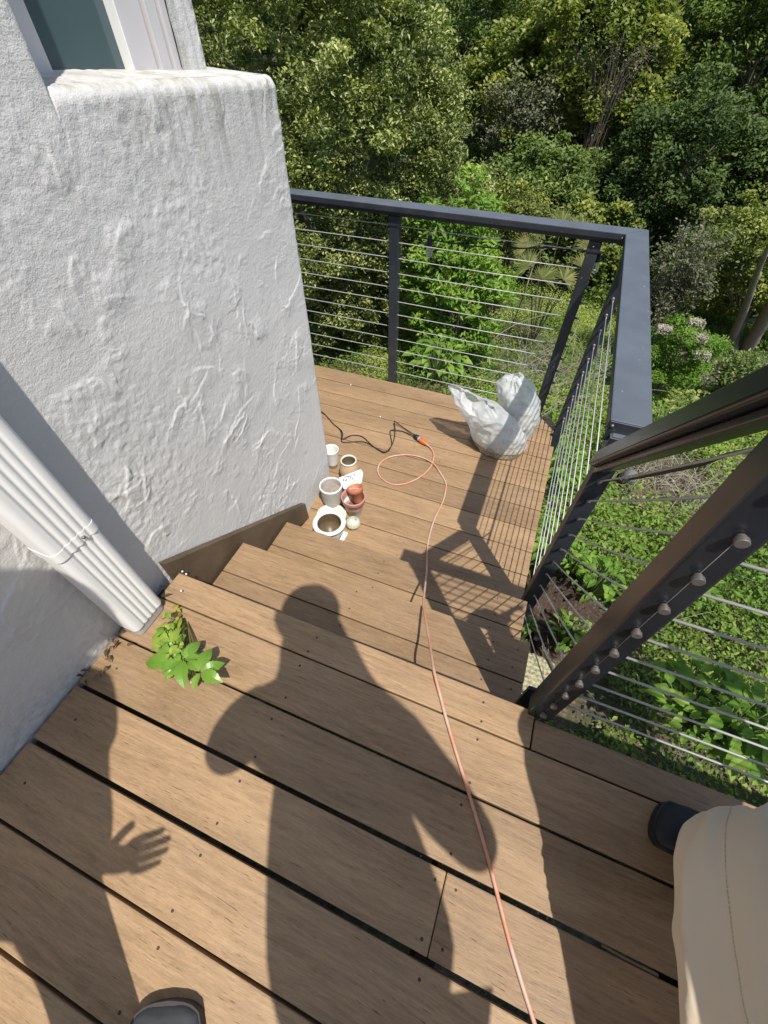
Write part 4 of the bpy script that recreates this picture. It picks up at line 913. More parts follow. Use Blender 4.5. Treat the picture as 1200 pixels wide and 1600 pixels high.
stalks("pale dry stalks bent over among the plants below the railing corner", [(.35, 4.6), (.0, 5.0), (.5, 5.3), (.25, 4.0), (-.1, 4.4), (.55, 4.8)], 420, .3, .9, L_straw, .0035, .28, seed=4, curl=.6)
stalks("long straw coloured grass blades arching below the stair handrail", [(1.55, 3.55), (1.75, 3.3), (1.35, 3.9), (1.9, 3.7)], 260, .35, .7, L_straw, .0032, .16, seed=5, curl=.9)
stalks("thin brown twigs lying through the low greenery beside the upper deck", [(1.2, 1.2), (1.6, 1.5), (1.9, 2.0), (2.2, 1.2), (1.0, 2.0), (1.5, 2.6)], 200, .12, .42, L_straw, .0022, .35, seed=6, curl=.5)
# tall pale canes
def cane(pts, r, label):
    o = MB().tube(smooth_path(pts, 8), np.linspace(r, r*.5, (len(pts)-1)*8+1), 7).build("cane", L_straw); tag(o, label, "cane")
cane([on_z(700, 575, -2.0), along(716, 500, 5.0), along(725, 460, 4.9), along(742, 425, 4.9)], .006, "upright pale cane left of the middle of the far railing")
cane([on_z(678, 560, -2.0), along(688, 490, 5.1), along(695, 460, 5.1)], .005, "short upright cane nearest the broad leaved plant")
cane([on_z(795, 520, -2.0), along(815, 470, 5.1), along(832, 420, 5.0), along(842, 395, 5.0), along(862, 385, 5.0)], .007, "tall pale cane bending at its top near the palm")
cane([on_z(712, 590, -2.0), along(760, 540, 4.2), along(800, 510, 4.3), along(840, 495, 4.4), along(880, 488, 4.4)], .006, "long cane slanting right behind the bags")
cane([on_z(735, 592, -2.0), along(770, 577, 4.0), along(810, 570, 4.0)], .005, "nearly level thin cane just above the bags")
cane([on_z(1005, 60, 1.0)*0+along(1008, 30, 11.5), along(1009, 5, 11.5), along(1010, -40, 11.5)], .03, "pale bare branch poking out at the top of the view")

# twiggy shrubs
def twig_shrub(label, c, rad, n, leafn, mat, lsz, seed, cat="shrub"):
    rg = np.random.default_rng(seed); c = np.array(c, float); base = np.array(gbase(c[0], c[1])); e = empty("shrub", base, label, cat)
    m = MB(); Q = []
    for i in range(n):
        d_ = rg.normal(size=3); d_ /= np.linalg.norm(d_); d_[2] = abs(d_[2])*.8+.1 if i % 2 else d_[2]; q = c+d_*np.array(rad)*rg.uniform(.6, 1.1)
        p_ = smooth_path([base, base*.5+c*.5+rg.normal(size=3)*.08, (c+q)/2+rg.normal(size=3)*.05, q], 5); m.tube(p_, np.linspace(.009, .0022, len(p_)), 5)
        k = rg.integers(len(p_)//3, len(p_), leafn); Q.append(p_[k]+rg.normal(size=(leafn, 3))*lsz*1.0)
    m.build("branches", M_twig, e); Q = np.vstack(Q); V, F = leaves_at(Q, lsz, lsz*.45, .4, rg); T = rg.uniform(0, 1, len(Q))
    link("foliage", npmesh("foliage", V, F, False, {'tint': np.concatenate([T, T])}), mat, e); return e
twig_shrub("grey green twiggy shrub with spiky branches right of the railing corner", along(1052, 440, 6.3), (.42, .4, .75), 60, 110, L_grey, .034, 31)
twig_shrub("grey twiggy shrub beneath the yellow green tree above the far rail", along(800, 200, 10.5), (.9, .6, .9), 60, 120, L_grey, .06, 32)
twig_shrub("bare brown tangle of branches in the middle of the yellow green tree", along(960, 110, 10.4), (.7, .5, .45), 45, 14, L_grey, .05, 33)
twig_shrub("low loose shrub under the pale leaning trunks", along(1165, 585, 6.2), (.5, .4, .22), 40, 90, L_mid, .045, 34)
twig_shrub("small leafy bush at the foot of the sapling", along(800, 345, 7.4), (.55, .45, .5), 45, 130, L_sun, .055, 35)
# round shrub with tan flower heads
c = along(1060, 553, 5.6); rg = np.random.default_rng(36); e = empty("shrub", gbase(c[0], c[1]), "rounded dark green shrub with tan dried flower heads outside the right rail", "shrub")
P1, T1, cc = crown_points(c, (.36, .34, .36), 17000, 120, .09, rg, .5); V, F = leaves_at(P1, .034, .012, .4, rg)
link("foliage", npmesh("foliage", V, F, False, {'tint': np.concatenate([T1, T1])*.7}), L_sap, e)
m = MB(); [m.tube(smooth_path([np.array(gbase(c[0], c[1])), np.array(c)-[0, 0, .2], q], 4), .005, 5) for q in cc[:20]]; m.build("branches", M_twig, e)
FH_V, FH_T = [], []
for (a_, b_, t_) in ((1038, 515, 5.35), (1088, 505, 5.4), (1068, 530, 5.3), (1092, 528, 5.3), (1097, 555, 5.3)):
    q = along(a_, b_, t_); P1 = q+np.clip(rg.normal(size=(650, 3)), -1.4, 1.4)*np.array([.045, .03, .022]); V, F = leaves_at(P1, .018, .012, .5, rg)
    link("flower_head", npmesh("flower_head", V, F, False, {'tint': rg.uniform(.4, 1, 1300)}), mat_straw2 if 'mat_straw2' in globals() else L_straw, e)
# fan palm
c = np.array(along(872, 392, 6.1)); e = empty("fan_palm", gbase(c[0], c[1]), "small fan palm with pale spread fronds behind the corner post", "palm"); rg = np.random.default_rng(37)
base = np.array(gbase(c[0], c[1]+.1)); mt = MB()
for k in range(9):
    a = k*2*math.pi/9+.3; tip = c+np.array([math.cos(a)*.34, -.12+.22*math.sin(a), math.sin(a)*.22+.02]); p_ = smooth_path([base+[0, 0, .1], base*.4+tip*.6+[0, 0, .15], tip], 6); mt.tube(p_, .006, 5)
    m = MB(); ax = tip-p_[-3]; ax /= np.linalg.norm(ax); nv_ = np.array([.1, -.55, .8])+rg.normal(size=3)*.25; nv_ /= np.linalg.norm(nv_); ax = ax-nv_*(ax@nv_); ax /= np.linalg.norm(ax); sd = np.cross(ax, nv_)
    for q in range(26):
        an = R_(-105+210*q/25); d_ = ax*math.cos(an)+sd*math.sin(an); L = .23*(1-.25*abs(an)/2)*rg.uniform(.9, 1.08); s_ = np.cross(d_, nv_)*.008; t2 = rg.uniform(.2, 1) if k % 4 else rg.uniform(.7, 1)
        m.add([tip, tip+d_*L*.5+s_+nv_*.004, tip+d_*L-nv_*.04*rg.uniform(0, 1.4), tip+d_*L*.5-s_+nv_*.004, tip+d_*L*.5-nv_*.004], [(0, 4, 2, 1), (0, 3, 2, 4)], 0, t2)
    m.build("frond", L_fan, e)
mt.build("stems", M_twig, e)
# broad leaved plants
def broad_plant(label, c, rad, n, L, seed, mat=L_big, h=.3):
    rg = np.random.default_rng(seed); c = np.array(c, float); base = np.array([c[0], c[1], c[2]-h]); e = empty("leafy_plant", base, label, "plant"); m = MB(); s_ = MB()
    for i in range(int(n*1.5)):
        a = rg.uniform(0, 6.28); rr = math.sqrt(rg.uniform(0, 1)); q = c+np.array([math.cos(a)*rr*rad, math.sin(a)*rr*rad, (1-rr*rr)*rad*.45+rg.uniform(-.05, .04)]); dr = np.array([math.cos(a+rg.normal()*.5), math.sin(a+rg.normal()*.5), rg.uniform(-.45, .25)]); l_ = L*rg.uniform(.45, .95)
        one_leaf(m, q, q+dr*l_, (rg.uniform(-.3, .3), rg.uniform(-.3, .3), 1), l_*rg.uniform(.5, .62), 0, rg.uniform(.15, 1), .14, .3); s_.tube(smooth_path([base, (base+q)/2+[0, 0, .03], q], 3), .0028, 5)
    m.build("leaves", mat, e); s_.build("stem", mat_stem, e); return e
mat_stem = mat_plain("green_stem", (.12, .18, .05), .6)
broad_plant("heart leaved plant growing behind the middle of the far railing", along(683, 558, 4.35), .26, 60, .12, 41)
broad_plant("large pale green leafed plant below the upper deck cables", along(1105, 1105, 2.75), .22, 90, .095, 42)
broad_plant("second leafy plant at the right edge behind the lowest cables", along(1170, 1135, 2.7), .18, 60, .09, 43)
broad_plant("leafy plant between the two newel posts on the right of the soil", along(938, 905, 3.05), .15, 50, .08, 44)
broad_plant("small bushy plant under the string light bulb", along(905, 880, 3.2), .14, 60, .055, 45)
broad_plant("soft green plant right beside the bare soil mound", along(893, 990, 2.9), .12, 50, .055, 46)
broad_plant("leafy weed outside the lower right railing cables", along(868, 720, 3.9), .26, 70, .085, 47)
broad_plant("leafy weed beside the foot of the lower newel post", along(860, 850, 3.3), .20, 60, .085, 48)
broad_plant("bright green seedling clump at the corner of the steps", along(826, 976, 2.7), .045, 24, .035, 49)
broad_plant("green weed clump seen through the cables near the handrail", along(1060, 905, 3.0), .16, 45, .07, 50)
broad_plant("yellow green sprig growing beside the round shrub", along(1085, 640, 4.6), .22, 90, .075, 51, L_sun)
broad_plant("leafy clump outside the corner of the top rail", along(1040, 660, 4.3), .2, 80, .06, 52, L_cover)
# soil mound, limestone block, stones
rg = np.random.default_rng(60)
def rock(label, c, rx, ry, rz, mat, seed, cat="rock", name="rock", rough_=.35, freq=3.0, cubic=0.0):
    bm = bmesh.new(); bmesh.ops.create_icosphere(bm, subdivisions=5, radius=1)
    P = np.array([v.co[:] for v in bm.verts]); m_ = np.abs(P).max(1)[:, None]; P = P*(1-cubic)+P/m_*cubic*.85
    h = fbm(P+seed, freq*.5, 4, seed); P = P*(1+rough_*h)[:, None]*np.array([rx, ry, rz])+np.array(c)
    for v, q in zip(bm.verts, P): v.co = q
    me = bpy.data.meshes.new(name); bm.to_mesh(me); bm.free(); me.polygons.foreach_set('use_smooth', [True]*len(me.polygons)); o = link(name, me, mat); tag(o, label, cat)
    return o
t = NT("dark_root_soil"); v = t.coord(); n = t.noise(v, 60, 6, .75); t.set(Base_Color=t.ramp(n, [(.35, (.03, .018, .012)), (.55, (.085, .052, .035)), (.72, (.26, .20, .15))]), Roughness=.95); t.bump(n, 1.0, .02); M_mound = t.m
t = NT("lichened_limestone"); v = t.coord(); n = t.noise(v, 18, 6, .7); n2 = t.noise(v, 60, 4, .7); t.set(Base_Color=t.mix(t.ramp(n2, [(.45, (0, 0, 0)), (.6, (.8, .8, .8))]), t.mix(n, (.42, .38, .22), (.55, .50, .34)), (.16, .15, .08)), Roughness=.9); t.bump(n, .7, .01); M_lime = t.m
t = NT("pale_stone"); v = t.coord(); n = t.noise(v, 30, 5, .7); t.set(Base_Color=t.mix(n, (.22, .20, .17), (.52, .48, .42)), Roughness=.9); t.bump(n, .6, .01); M_stone = t.m
c = on_z(868, 948, -1.47); rock("mound of dark brown root filled soil beside the steps", (c[0], c[1], -1.52), .21, .30, .17, M_mound, 5, "soil mound", "soil_mound", .5, 5)
c = on_z(832, 1062, -1.42); o = rock("yellowish limestone block on the ground beside the middle step", (c[0]+.02, c[1], -1.50), .13, .20, .10, M_lime, 9, "stone", "stone_block", .10, 3, .8)
m = MB(); m.prism([(0, 0), (.018, 0), (.018, .012), (0, .012)], lambda u, v, s: tuple(on_z(845 + (22 if s else 0), 1010+(45 if s else 0), -1.40)+np.array([u, 0, v]))); tag(m.build("wooden_stake", M_straw_ if 'M_straw_' in globals() else L_straw), "thin pale wooden strip leaning on the limestone block", "wooden strip")
for i, (a_, b_, r_) in enumerate(((1158, 606, .07), (1130, 590, .05), (1110, 600, .04), (1146, 622, .045), (1180, 590, .05), (1120, 575, .035))):
    z = -2.05; q = on_z(a_, b_, z); z = float(ground_z(q[0], q[1])); q = on_z(a_, b_, z+.03)
    rock(["largest pale stone on the bare ground under the leaning trunks", "pale stone left of the largest stone under the trunks", "small stone nearest the round shrub", "small pale stone just below the largest one", "pale stone farthest right under the leaning trunk", "smallest stone up near the shorter pale trunk"][i], (q[0], q[1], z+.01), r_*1.3, r_, r_*.7, M_stone, 70+i, "stone", "stone")
M = MB(); rg = np.random.default_rng(77)
for i in range(700):
    x, y = rg.uniform(-.5, 5), rg.uniform(.5, 7.5)
    if abs(vnoise(np.array([[x, y, 0]]), 1.1, 66)[0]) < .12 and rg.uniform() < .7: continue
    z = float(ground_z(x, y)); s_ = rg.uniform(.008, .022)
    ball(M, (x, y, z+.012), s_, 5)
tag(M.build("pebbles", M_stone), "scattered pale pebbles on the soil beneath the plants", "pebbles", kind='stuff')

# ------------------------------------------------------------------ people
t = NT("skin"); v = t.coord(); n = t.noise(v, 25, 4); t.set(Base_Color=t.mix(n, (.42, .24, .17), (.52, .32, .24)), Roughness=.5, Subsurface_Weight=.1); M_skin = t.m
def mat_cloth(name, c, weave=900, fold=6):
    t = NT(name); v = t.coord(); n = t.noise(v, weave, 2); n2 = t.noise(v, fold, 3)
    cc = t.mix(n2, tuple(x*.9 for x in c), tuple(min(1, x*1.08) for x in c)); cc = t.mix(t.math('MULTIPLY', n, .25), cc, tuple(x*.75 for x in c))
    t.set(Base_Color=cc, Roughness=.8, Sheen_Weight=.15); t.b.inputs['Specular IOR Level'].default_value = .25; t.bump(n, .15, .0006); return t.m
M_khaki = mat_cloth("khaki_cloth", (.70, .575, .43)); M_shirt = mat_cloth("grey_shirt_cloth", (.20, .22, .25)); M_jeans = mat_cloth("dark_trouser_cloth", (.05, .055, .07)); M_tee = mat_cloth("green_shirt_cloth", (.12, .16, .12))
M_hair = mat_plain("brown_hair", (.05, .03, .018), .6, 0, .4, 90); M_eye = mat_plain("eye_white", (.6, .6, .58), .2)
def skin_mesh(name, J, E_, mat, parent, rootk, sub=2):
    """J: {key: (x,y,z,r[,r2])}; E_: list of (key,key)"""
    keys = list(J); idx = {k: i for i, k in enumerate(keys)}
    me = bpy.data.meshes.new(name); me.from_pydata([J[k][:3] for k in keys], [(idx[a], idx[b_]) for a, b_ in E_], []); o = link(name, me, mat, parent)
    md = o.modifiers.new("skin", 'SKIN'); md.use_smooth_shade = True; md.branch_smoothing = .6
    sv = me.skin_vertices[0].data
    for k in keys: j_ = J[k]; sv[idx[k]].radius = (j_[3], j_[4] if len(j_) > 4 else j_[3])
    for rk in (rootk if isinstance(rootk, (list, tuple)) else [rootk]): sv[idx[rk]].use_root = True
    ss = o.modifiers.new("subsurf", 'SUBSURF'); ss.levels = sub; ss.render_levels = sub; return o
def chain(J, E_, pre, pts, start=None):
    last = start
    for i, p_ in enumerate(pts):
        k = f"{pre}{i}"; J[k] = tuple(float(q) for q in p_)
        if last: E_.append((last, k))
        last = k
    return last
def V3(*a): return np.array(a, float)
def hand(J, E_, pre, wrist, palm_dir, side, nrm, curl, spread=.10, start=None):
    """palm from the wrist joint, five fingers of unequal length bent towards -nrm"""
    d_ = V3(*palm_dir); d_ /= np.linalg.norm(d_); s_ = V3(*side); s_ -= d_*(s_@d_); s_ /= np.linalg.norm(s_); n_ = V3(*nrm); n_ -= d_*(n_@d_); n_ -= s_*(n_@s_); n_ /= np.linalg.norm(n_)
    w = V3(*wrist); pc = w+d_*.045
    J[pre+'palm'] = (*pc, .030, .017); E_.append((start, pre+'palm')); J[pre+'pk'] = (*(w+d_*.082), .034, .014); E_.append((pre+'palm', pre+'pk'))
    for i, (off, L, r) in enumerate(((-.030, .070, .0088), (-.010, .079, .0093), (.010, .074, .0090), (.029, .058, .0078))):
        p0 = w+d_*(.094-.004*abs(i-1))+s_*off*.86; a = spread*(i-1.3); dd = d_+s_*a; dd /= np.linalg.norm(dd); pts = [(*p0, r+.001)]; q = p0; cu = curl[min(i+1, 4)]
        for k, f in enumerate((.45, .30, .25)):
            dd = dd-n_*cu*(.55+.35*k); dd /= np.linalg.norm(dd); q = q+dd*L*f; pts.append((*q, r*(1-.12*(k+1))))
        chain(J, E_, f'{pre}f{i}', pts, pre+'pk')
    p0 = w+d_*.030-s_*.030; dd = d_*.9-s_*.5-n_*.2; dd /= np.linalg.norm(dd); pts = [(*p0, .012)]; q = p0
    for k, f in enumerate((.032, .026)): q = q+dd*f; dd = dd+d_*.4-n_*curl[0]; dd /= np.linalg.norm(dd); pts.append((*q, .0098-.001*k))
    chain(J, E_, pre+'th', pts, pre+'palm')
def head_parts(J, E_, c, fwd_, up_, neck_key):
    c = V3(*c); f = V3(*fwd_); f /= np.linalg.norm(f); u = V3(*up_); u -= f*(u@f); u /= np.linalg.norm(u); s_ = np.cross(f, u)
    J['hb'] = (*(c-u*.055+f*.012), .062, .066); J['hm'] = (*(c+u*.005), .076, .088); J['ht'] = (*(c+u*.062-f*.008), .064, .074)
    E_ += [(neck_key, 'hb'), ('hb', 'hm'), ('hm', 'ht')]
    J['chin'] = (*(c-u*.085+f*.055), .024); E_.append(('hb', 'chin')); J['nose'] = (*(c-u*.018+f*.098), .012); E_.append(('hm', 'nose'))
    for q in (-1, 1): J[f'ear{q}'] = (*(c-u*.012+s_*q*.086-f*.012), .013, .022); E_.append(('hm', f'ear{q}'))
    return c, f, u, s_
def blob(mb, c, ax, r, n=18):
    c = V3(*c); A = np.array(ax); bm = bmesh.new(); bmesh.ops.create_icosphere(bm, subdivisions=4, radius=1)
    P = np.array([v.co[:] for v in bm.verts]); F = [[v.index for v in f.verts] for f in bm.faces]; bm.free()
    Q = c+(P*np.array(r))@A; mb.add(Q, F, 0, 0, True)
def face_bits(parent, c, f, u, s_, hair_mat=M_hair, cap=1.0):
    for q in (-1, 1):
        m = MB(); ball(m, c+u*.005+f*.078+s_*q*.031, .0115, 14); m.build("eye", M_eye, parent, True)
        m = MB(); ball(m, c+u*.004+f*.0865+s_*q*.031, .0052, 10); m.build("iris", M_black, parent, True)
    m = MB(); m.tube([c-u*.052+f*.079-s_*.022, c-u*.055+f*.087, c-u*.052+f*.079+s_*.022], .0055, 8); m.build("lips", mat_plain("lips", (.36, .14, .11), .5), parent)
    m = MB(); blob(m, c+u*.032-f*.022, [s_, f, u], (.090*cap, .104*cap, .085*cap)); o = m.build("hair", hair_mat, parent, True)
    tex = bpy.data.textures.new("hair_clumps", 'CLOUDS'); tex.noise_scale = .02; dm = o.modifiers.new("clumps", 'DISPLACE'); dm.texture = tex; dm.strength = .012; dm.mid_level = .5
def shoe(parent, heel, toe, width, h, upper_m, sole_m, piping=None, name="shoe", tip=.5):
    heel, toe = V3(*heel), V3(*toe); ax = toe-heel; L = np.linalg.norm(ax); ax /= L; sd = np.array([ax[1], -ax[0], 0])
    prof = [(0, .55, .62, .0), (.04, .72, .85, 0), (.12, .78, 1.0, 0), (.25, .78, 1.0, 0), (.38, .80, .92, .01), (.52, .90, .72, .02), (.66, 1.0, .58, .02), (.80, 1.0, .52, .01), (.90, .95, .47, .0), (.95, .84, .42, 0), (.98, .62, .34, 0), (.993, .38, .27, 0), (1.0, .02, .12, 0)]
    ts = 1-(1-np.linspace(0, 1, 44))**1.6; P_ = np.array(prof); nA = 28; V = []; VS = []
    for t_ in ts:
        w = np.interp(t_, P_[:, 0], P_[:, 1])*width/2; hh = np.interp(t_, P_[:, 0], P_[:, 2])*h; c0 = heel+ax*L*t_+sd*np.interp(t_, P_[:, 0], P_[:, 3])
        for k in range(nA):
            a = math.pi*k/(nA-1); ca_, sa_ = math.cos(a), math.sin(a)
            V.append(c0+sd*w*np.sign(ca_)*abs(ca_)**.75+np.array([0, 0, .022+(hh-.022)*sa_**.8]))
    V = np.array(V); V += .0012*vnoise(V, 60, 3)[:, None]; k = np.arange(len(ts)-1)[:, None]*nA; c_ = np.arange(nA-1)[None]
    F = np.stack([k+c_, k+c_+1, k+nA+c_+1, k+nA+c_], -1).reshape(-1, 4)
    cap_i = (ts[(F[:, 0]//nA)] > .80) | ((F[:, 0] % nA < 5) | (F[:, 0] % nA > nA-7)) & (ts[(F[:, 0]//nA)] > .35)
    o = link("upper", npmesh("upper", V, F, True, mi=cap_i.astype(int)), upper_m, parent)
    m = MB(); out = []
    for t_ in ts: out.append((t_, np.interp(t_, P_[:, 0], P_[:, 1])*width/2+.0015))
    ring = [heel+ax*(L*t_+(.002 if t_ > .9 else (-.006 if t_ < .05 else 0)))+sd*(w+np.interp(t_, P_[:, 0], P_[:, 3])*1) for t_, w in out]+[heel+ax*(L*t_+(.002 if t_ > .9 else (-.006 if t_ < .05 else 0)))-sd*(w-np.interp(t_, P_[:, 0], P_[:, 3])*1) for t_, w in out[::-1]]
    n = len(ring); Vb = [q+np.array([0, 0, .001]) for q in ring]+[q+np.array([0, 0, .026]) for q in ring]; m.add(Vb, [list(range(n))[::-1], list(range(n, 2*n))]+[[i, (i+1) % n, n+(i+1) % n, n+i] for i in range(n)]); m.build("sole", sole_m, parent)
    def S(t_, a):
        t_ = 1-(1-t_)**(1/1.6); i = min(int(t_*43), 42); kk_ = min(max(int(round(a/math.pi*(nA-1))), 0), nA-1); u_ = t_*43-i; return V[i*nA+kk_]*(1-u_)+V[(i+1)*nA+kk_]*u_
    return S, ax, sd

# photographer behind the camera: seen by the shadow on the deck
ph = empty("person", (.40, -.72, 0), "standing person leaning over the deck whose shadow with raised elbows falls on the steps", "person")
J = {}; E_ = []
J['pel'] = (.40, -.60, .92, .115, .10); J['waist'] = (.355, -.53, 1.06, .11, .09); J['chest'] = (.295, -.43, 1.24, .125, .09); J['nb'] = (.25, -.355, 1.41, .06); E_ += [('pel', 'waist'), ('waist', 'chest'), ('chest', 'nb')]
J['nk'] = (.205, -.28, 1.475, .05); E_.append(('nb', 'nk'))
hc, hf, hu, hs = head_parts(J, E_, (.135, -.175, 1.575), (-.30, .62, -.72), (-.3, .55, .75), 'nk')
PU = -RM[:, 1]; PC = CAM-RM[:, 2]*.014+RM[:, 0]*.022-PU*.055
for sg_, sh, el, wr in ((-1, (.045, -.37, 1.37), (-.085, -.385, 1.06), tuple(PC-RM[:, 0]*.046-PU*.150-RM[:, 2]*.050)), (1, (.465, -.33, 1.37), (.585, -.335, 1.075), tuple(PC+RM[:, 0]*.046-PU*.150-RM[:, 2]*.050))):
    p_ = f'a{sg_}'; k = chain(J, E_, p_, [(*sh, .052), (*(np.array(sh)*.5+np.array(el)*.5), .044), (*el, .038), (*(np.array(el)*.5+np.array(wr)*.5), .034), (*wr, .024)], 'nb' if False else 'chest')
    hand(J, E_, p_+'h', wr, PU*1.0-RM[:, 0]*sg_*.25, RM[:, 0]*-sg_, -RM[:, 2], (.2, .25, .25, .25, .25), .04, k)
for sg_, hx, kx, ax_ in ((-1, (.31, -.64, .86), (.27, -.66, .48), (.25, -.74, .09)), (1, (.50, -.60, .86), (.53, -.62, .48), (.55, -.70, .09))):
    chain(J, E_, f'l{sg_}', [(*hx, .085), (*kx, .058), (*ax_, .042)], 'pel')
skin_mesh("body", J, E_, M_skin, ph, 'pel'); face_bits(ph, hc, hf, hu, hs, cap=1.17)
J2 = {}; E2 = []; J2['a'] = (.39, -.59, .88, .21, .15); J2['b'] = (.34, -.51, 1.06, .20, .15); J2['c'] = (.285, -.42, 1.24, .205, .14); J2['d'] = (.25, -.355, 1.385, .15, .10); J2['e'] = (.185, -.255, 1.46, .145, .125); J2['f'] = (.145, -.195, 1.53, .138, .12); J2['h'] = (.075, -.205, 1.49, .09, .09); E2 += [('a', 'b'), ('b', 'c'), ('c', 'd'), ('d', 'e'), ('e', 'f'), ('f', 'h')]
for sg_, sh, el in ((-1, (.055, -.37, 1.37), (-.085, -.385, 1.06)), (1, (.455, -.33, 1.37), (.585, -.335, 1.075))): chain(J2, E2, f's{sg_}', [(*sh, .108), (*(np.array(sh)*.5+np.array(el)*.5), .078), (*el, .047)], 'd')
skin_mesh("shirt", J2, E2, M_shirt, ph, 'a')
J3 = {}; E3 = []; J3['a'] = (.40, -.605, .92, .15, .12)
E3s = []
for sg_, hx, kx, ax_ in ((-1, (.31, -.64, .80), (.27, -.66, .48), (.25, -.74, .12)), (1, (.50, -.60, .80), (.53, -.62, .48), (.55, -.70, .12))): chain(J3, E3, f'l{sg_}', [(*hx, .105), (*kx, .082), (*ax_, .072)], 'a')
skin_mesh("trousers", J3, E3, M_jeans, ph, 'a')
for hl, te in (((.235, -.82, 0), (.20, -.56, 0)), ((.56, -.78, 0), (.58, -.51, 0))):
    e = MB(); o = bpy.data.objects.new("shoe", None); COL.objects.link(o); o.location = hl; o.parent = ph; o.matrix_parent_inverse = Matrix.Translation(ph.location).inverted()
    S, ax, sd = shoe(ph, hl, te, .10, .10, [M_black, M_black], M_black); bpy.data.objects.remove(o)
# smartphone held right behind the viewpoint
pf = RM[:, 2]; pr = RM[:, 0]; pu = -RM[:, 1]; pcn = CAM-pf*.014+pr*.022-pu*.055
phn = MB(); V = [tuple(pcn+pr*a*.0365+pu*b_*.074+pf*c_*.0042) for a in (-1, 1) for b_ in (-1, 1) for c_ in (-1, 1)]
phn.add(V, [(0, 1, 3, 2), (4, 6, 7, 5), (0, 4, 5, 1), (2, 3, 7, 6), (0, 2, 6, 4), (1, 5, 7, 3)]); o = phn.build("smartphone", M_black); bv = o.modifiers.new("bevel", 'BEVEL'); bv.width = .003; bv.segments = 3; tag(o, "black smartphone held out in both hands above the deck", "smartphone")

# second person at the left, one sneaker toe inside the frame
lp = empty("person", (-.45, -.55, 0), "standing person in grey sneakers at the lower left whose hand shadow spreads on the deck", "person")
J = {}; E_ = []
J['pel'] = (-.46, -.60, .93, .115, .09); J['waist'] = (-.475, -.575, 1.08, .11, .085); J['chest'] = (-.50, -.53, 1.25, .125, .09); J['nb'] = (-.505, -.48, 1.41, .06); J['nk'] = (-.475, -.445, 1.485, .05); E_ += [('pel', 'waist'), ('waist', 'chest'), ('chest', 'nb'), ('nb', 'nk')]
hc, hf, hu, hs = head_parts(J, E_, (-.435, -.395, 1.60), (.35, .75, -.45), (.05, .25, .9), 'nk')
k = chain(J, E_, 'ar', [(-.385, -.495, 1.375, .050), (-.365, -.51, 1.22, .043), (-.345, -.53, 1.09, .037), (-.305, -.548, .97, .034), (-.270, -.575, .860, .026)], 'chest')
hand(J, E_, 'hr', (-.270, -.575, .860), (.045, .065, -.050), (.30, -.9, .05), (-.5, .2, -.7), (.15, .10, .12, .16, .22), .01, k)
k = chain(J, E_, 'al', [(-.655, -.51, 1.375, .050), (-.68, -.54, 1.22, .043), (-.70, -.57, 1.09, .037), (-.70, -.52, .97, .034), (-.69, -.46, .87, .024)], 'chest')
hand(J, E_, 'hl', (-.69, -.46, .87), (.05, .4, -.9), (0, 1, .3), (-1, 0, 0), (.3, .3, .3, .3, .3), .06, k)
chain(J, E_, 'lr', [(-.37, -.61, .86, .082), (-.345, -.535, .47, .056), (-.205, -.530, .09, .042)], 'pel'); chain(J, E_, 'll', [(-.555, -.60, .86, .082), (-.575, -.58, .47, .056), (-.62, -.76, .09, .042)], 'pel')
skin_mesh("body", J, E_, M_skin, lp, 'pel'); face_bits(lp, hc, hf, hu, hs)
J2 = {}; E2 = []; J2['a'] = (-.46, -.60, .90, .15, .115); J2['b'] = (-.475, -.575, 1.08, .145, .115); J2['c'] = (-.50, -.53, 1.25, .155, .115); J2['d'] = (-.51, -.48, 1.385, .10, .08); E2 += [('a', 'b'), ('b', 'c'), ('c', 'd')]
chain(J2, E2, 'r', [(-.395, -.495, 1.375, .066), (-.365, -.51, 1.22, .060), (-.352, -.527, 1.14, .058)], 'd'); chain(J2, E2, 'l', [(-.645, -.51, 1.375, .066), (-.68, -.54, 1.22, .060), (-.695, -.56, 1.14, .058)], 'd')
skin_mesh("shirt", J2, E2, M_tee, lp, 'a')
J3 = {}; E3 = []; J3['a'] = (-.46, -.605, .93, .14, .11); chain(J3, E3, 'r', [(-.37, -.61, .80, .095), (-.345, -.54, .47, .074), (-.207, -.528, .10, .062)], 'a'); chain(J3, E3, 'l', [(-.555, -.60, .80, .095), (-.575, -.58, .47, .074), (-.62, -.76, .10, .062)], 'a')
skin_mesh("trousers", J3, E3, M_jeans, lp, 'a')
t = NT("grey_sneaker_mesh"); v = t.coord(); vo = t.n('ShaderNodeTexVoronoi', Scale=420.0); t.l(v, vo.inputs['Vector']); t.set(Base_Color=t.ramp(vo.outputs['Distance'], [(.15, (.05, .05, .055)), (.55, (.22, .215, .22))]), Roughness=.8); t.bump(vo.outputs['Distance'], .5, .002); M_mesh = t.m
M_over = mat_plain("blue_grey_overlay", (.040, .044, .047), .62, 0, .35, 60, .15); M_sole = mat_plain("dark_sole", (.035, .03, .03), .7)
M_pipe = mat_plain("white_piping", (.55, .54, .50), .6)
S, ax, sd = shoe(lp, (-.180, -.600, 0), (-.290, -.338, 0), .132, .085, [M_mesh, M_over], M_sole)
m = MB(); pts = [S(.62, .72), S(.70, .80), S(.765, .95), S(.795, 1.25), S(.80, 1.55), S(.795, 1.85), S(.765, 2.12), S(.70, 2.30), S(.62, 2.40), S(.50, 2.45)]; m.tube(smooth_path([q+np.array([0, 0, .0012]) for q in pts], 5), .0013, 6); m.build("piping", M_pipe, lp)
shoe(lp, (-.62, -.85, 0), (-.63, -.56, 0), .108, .115, [M_mesh, M_over], M_sole)

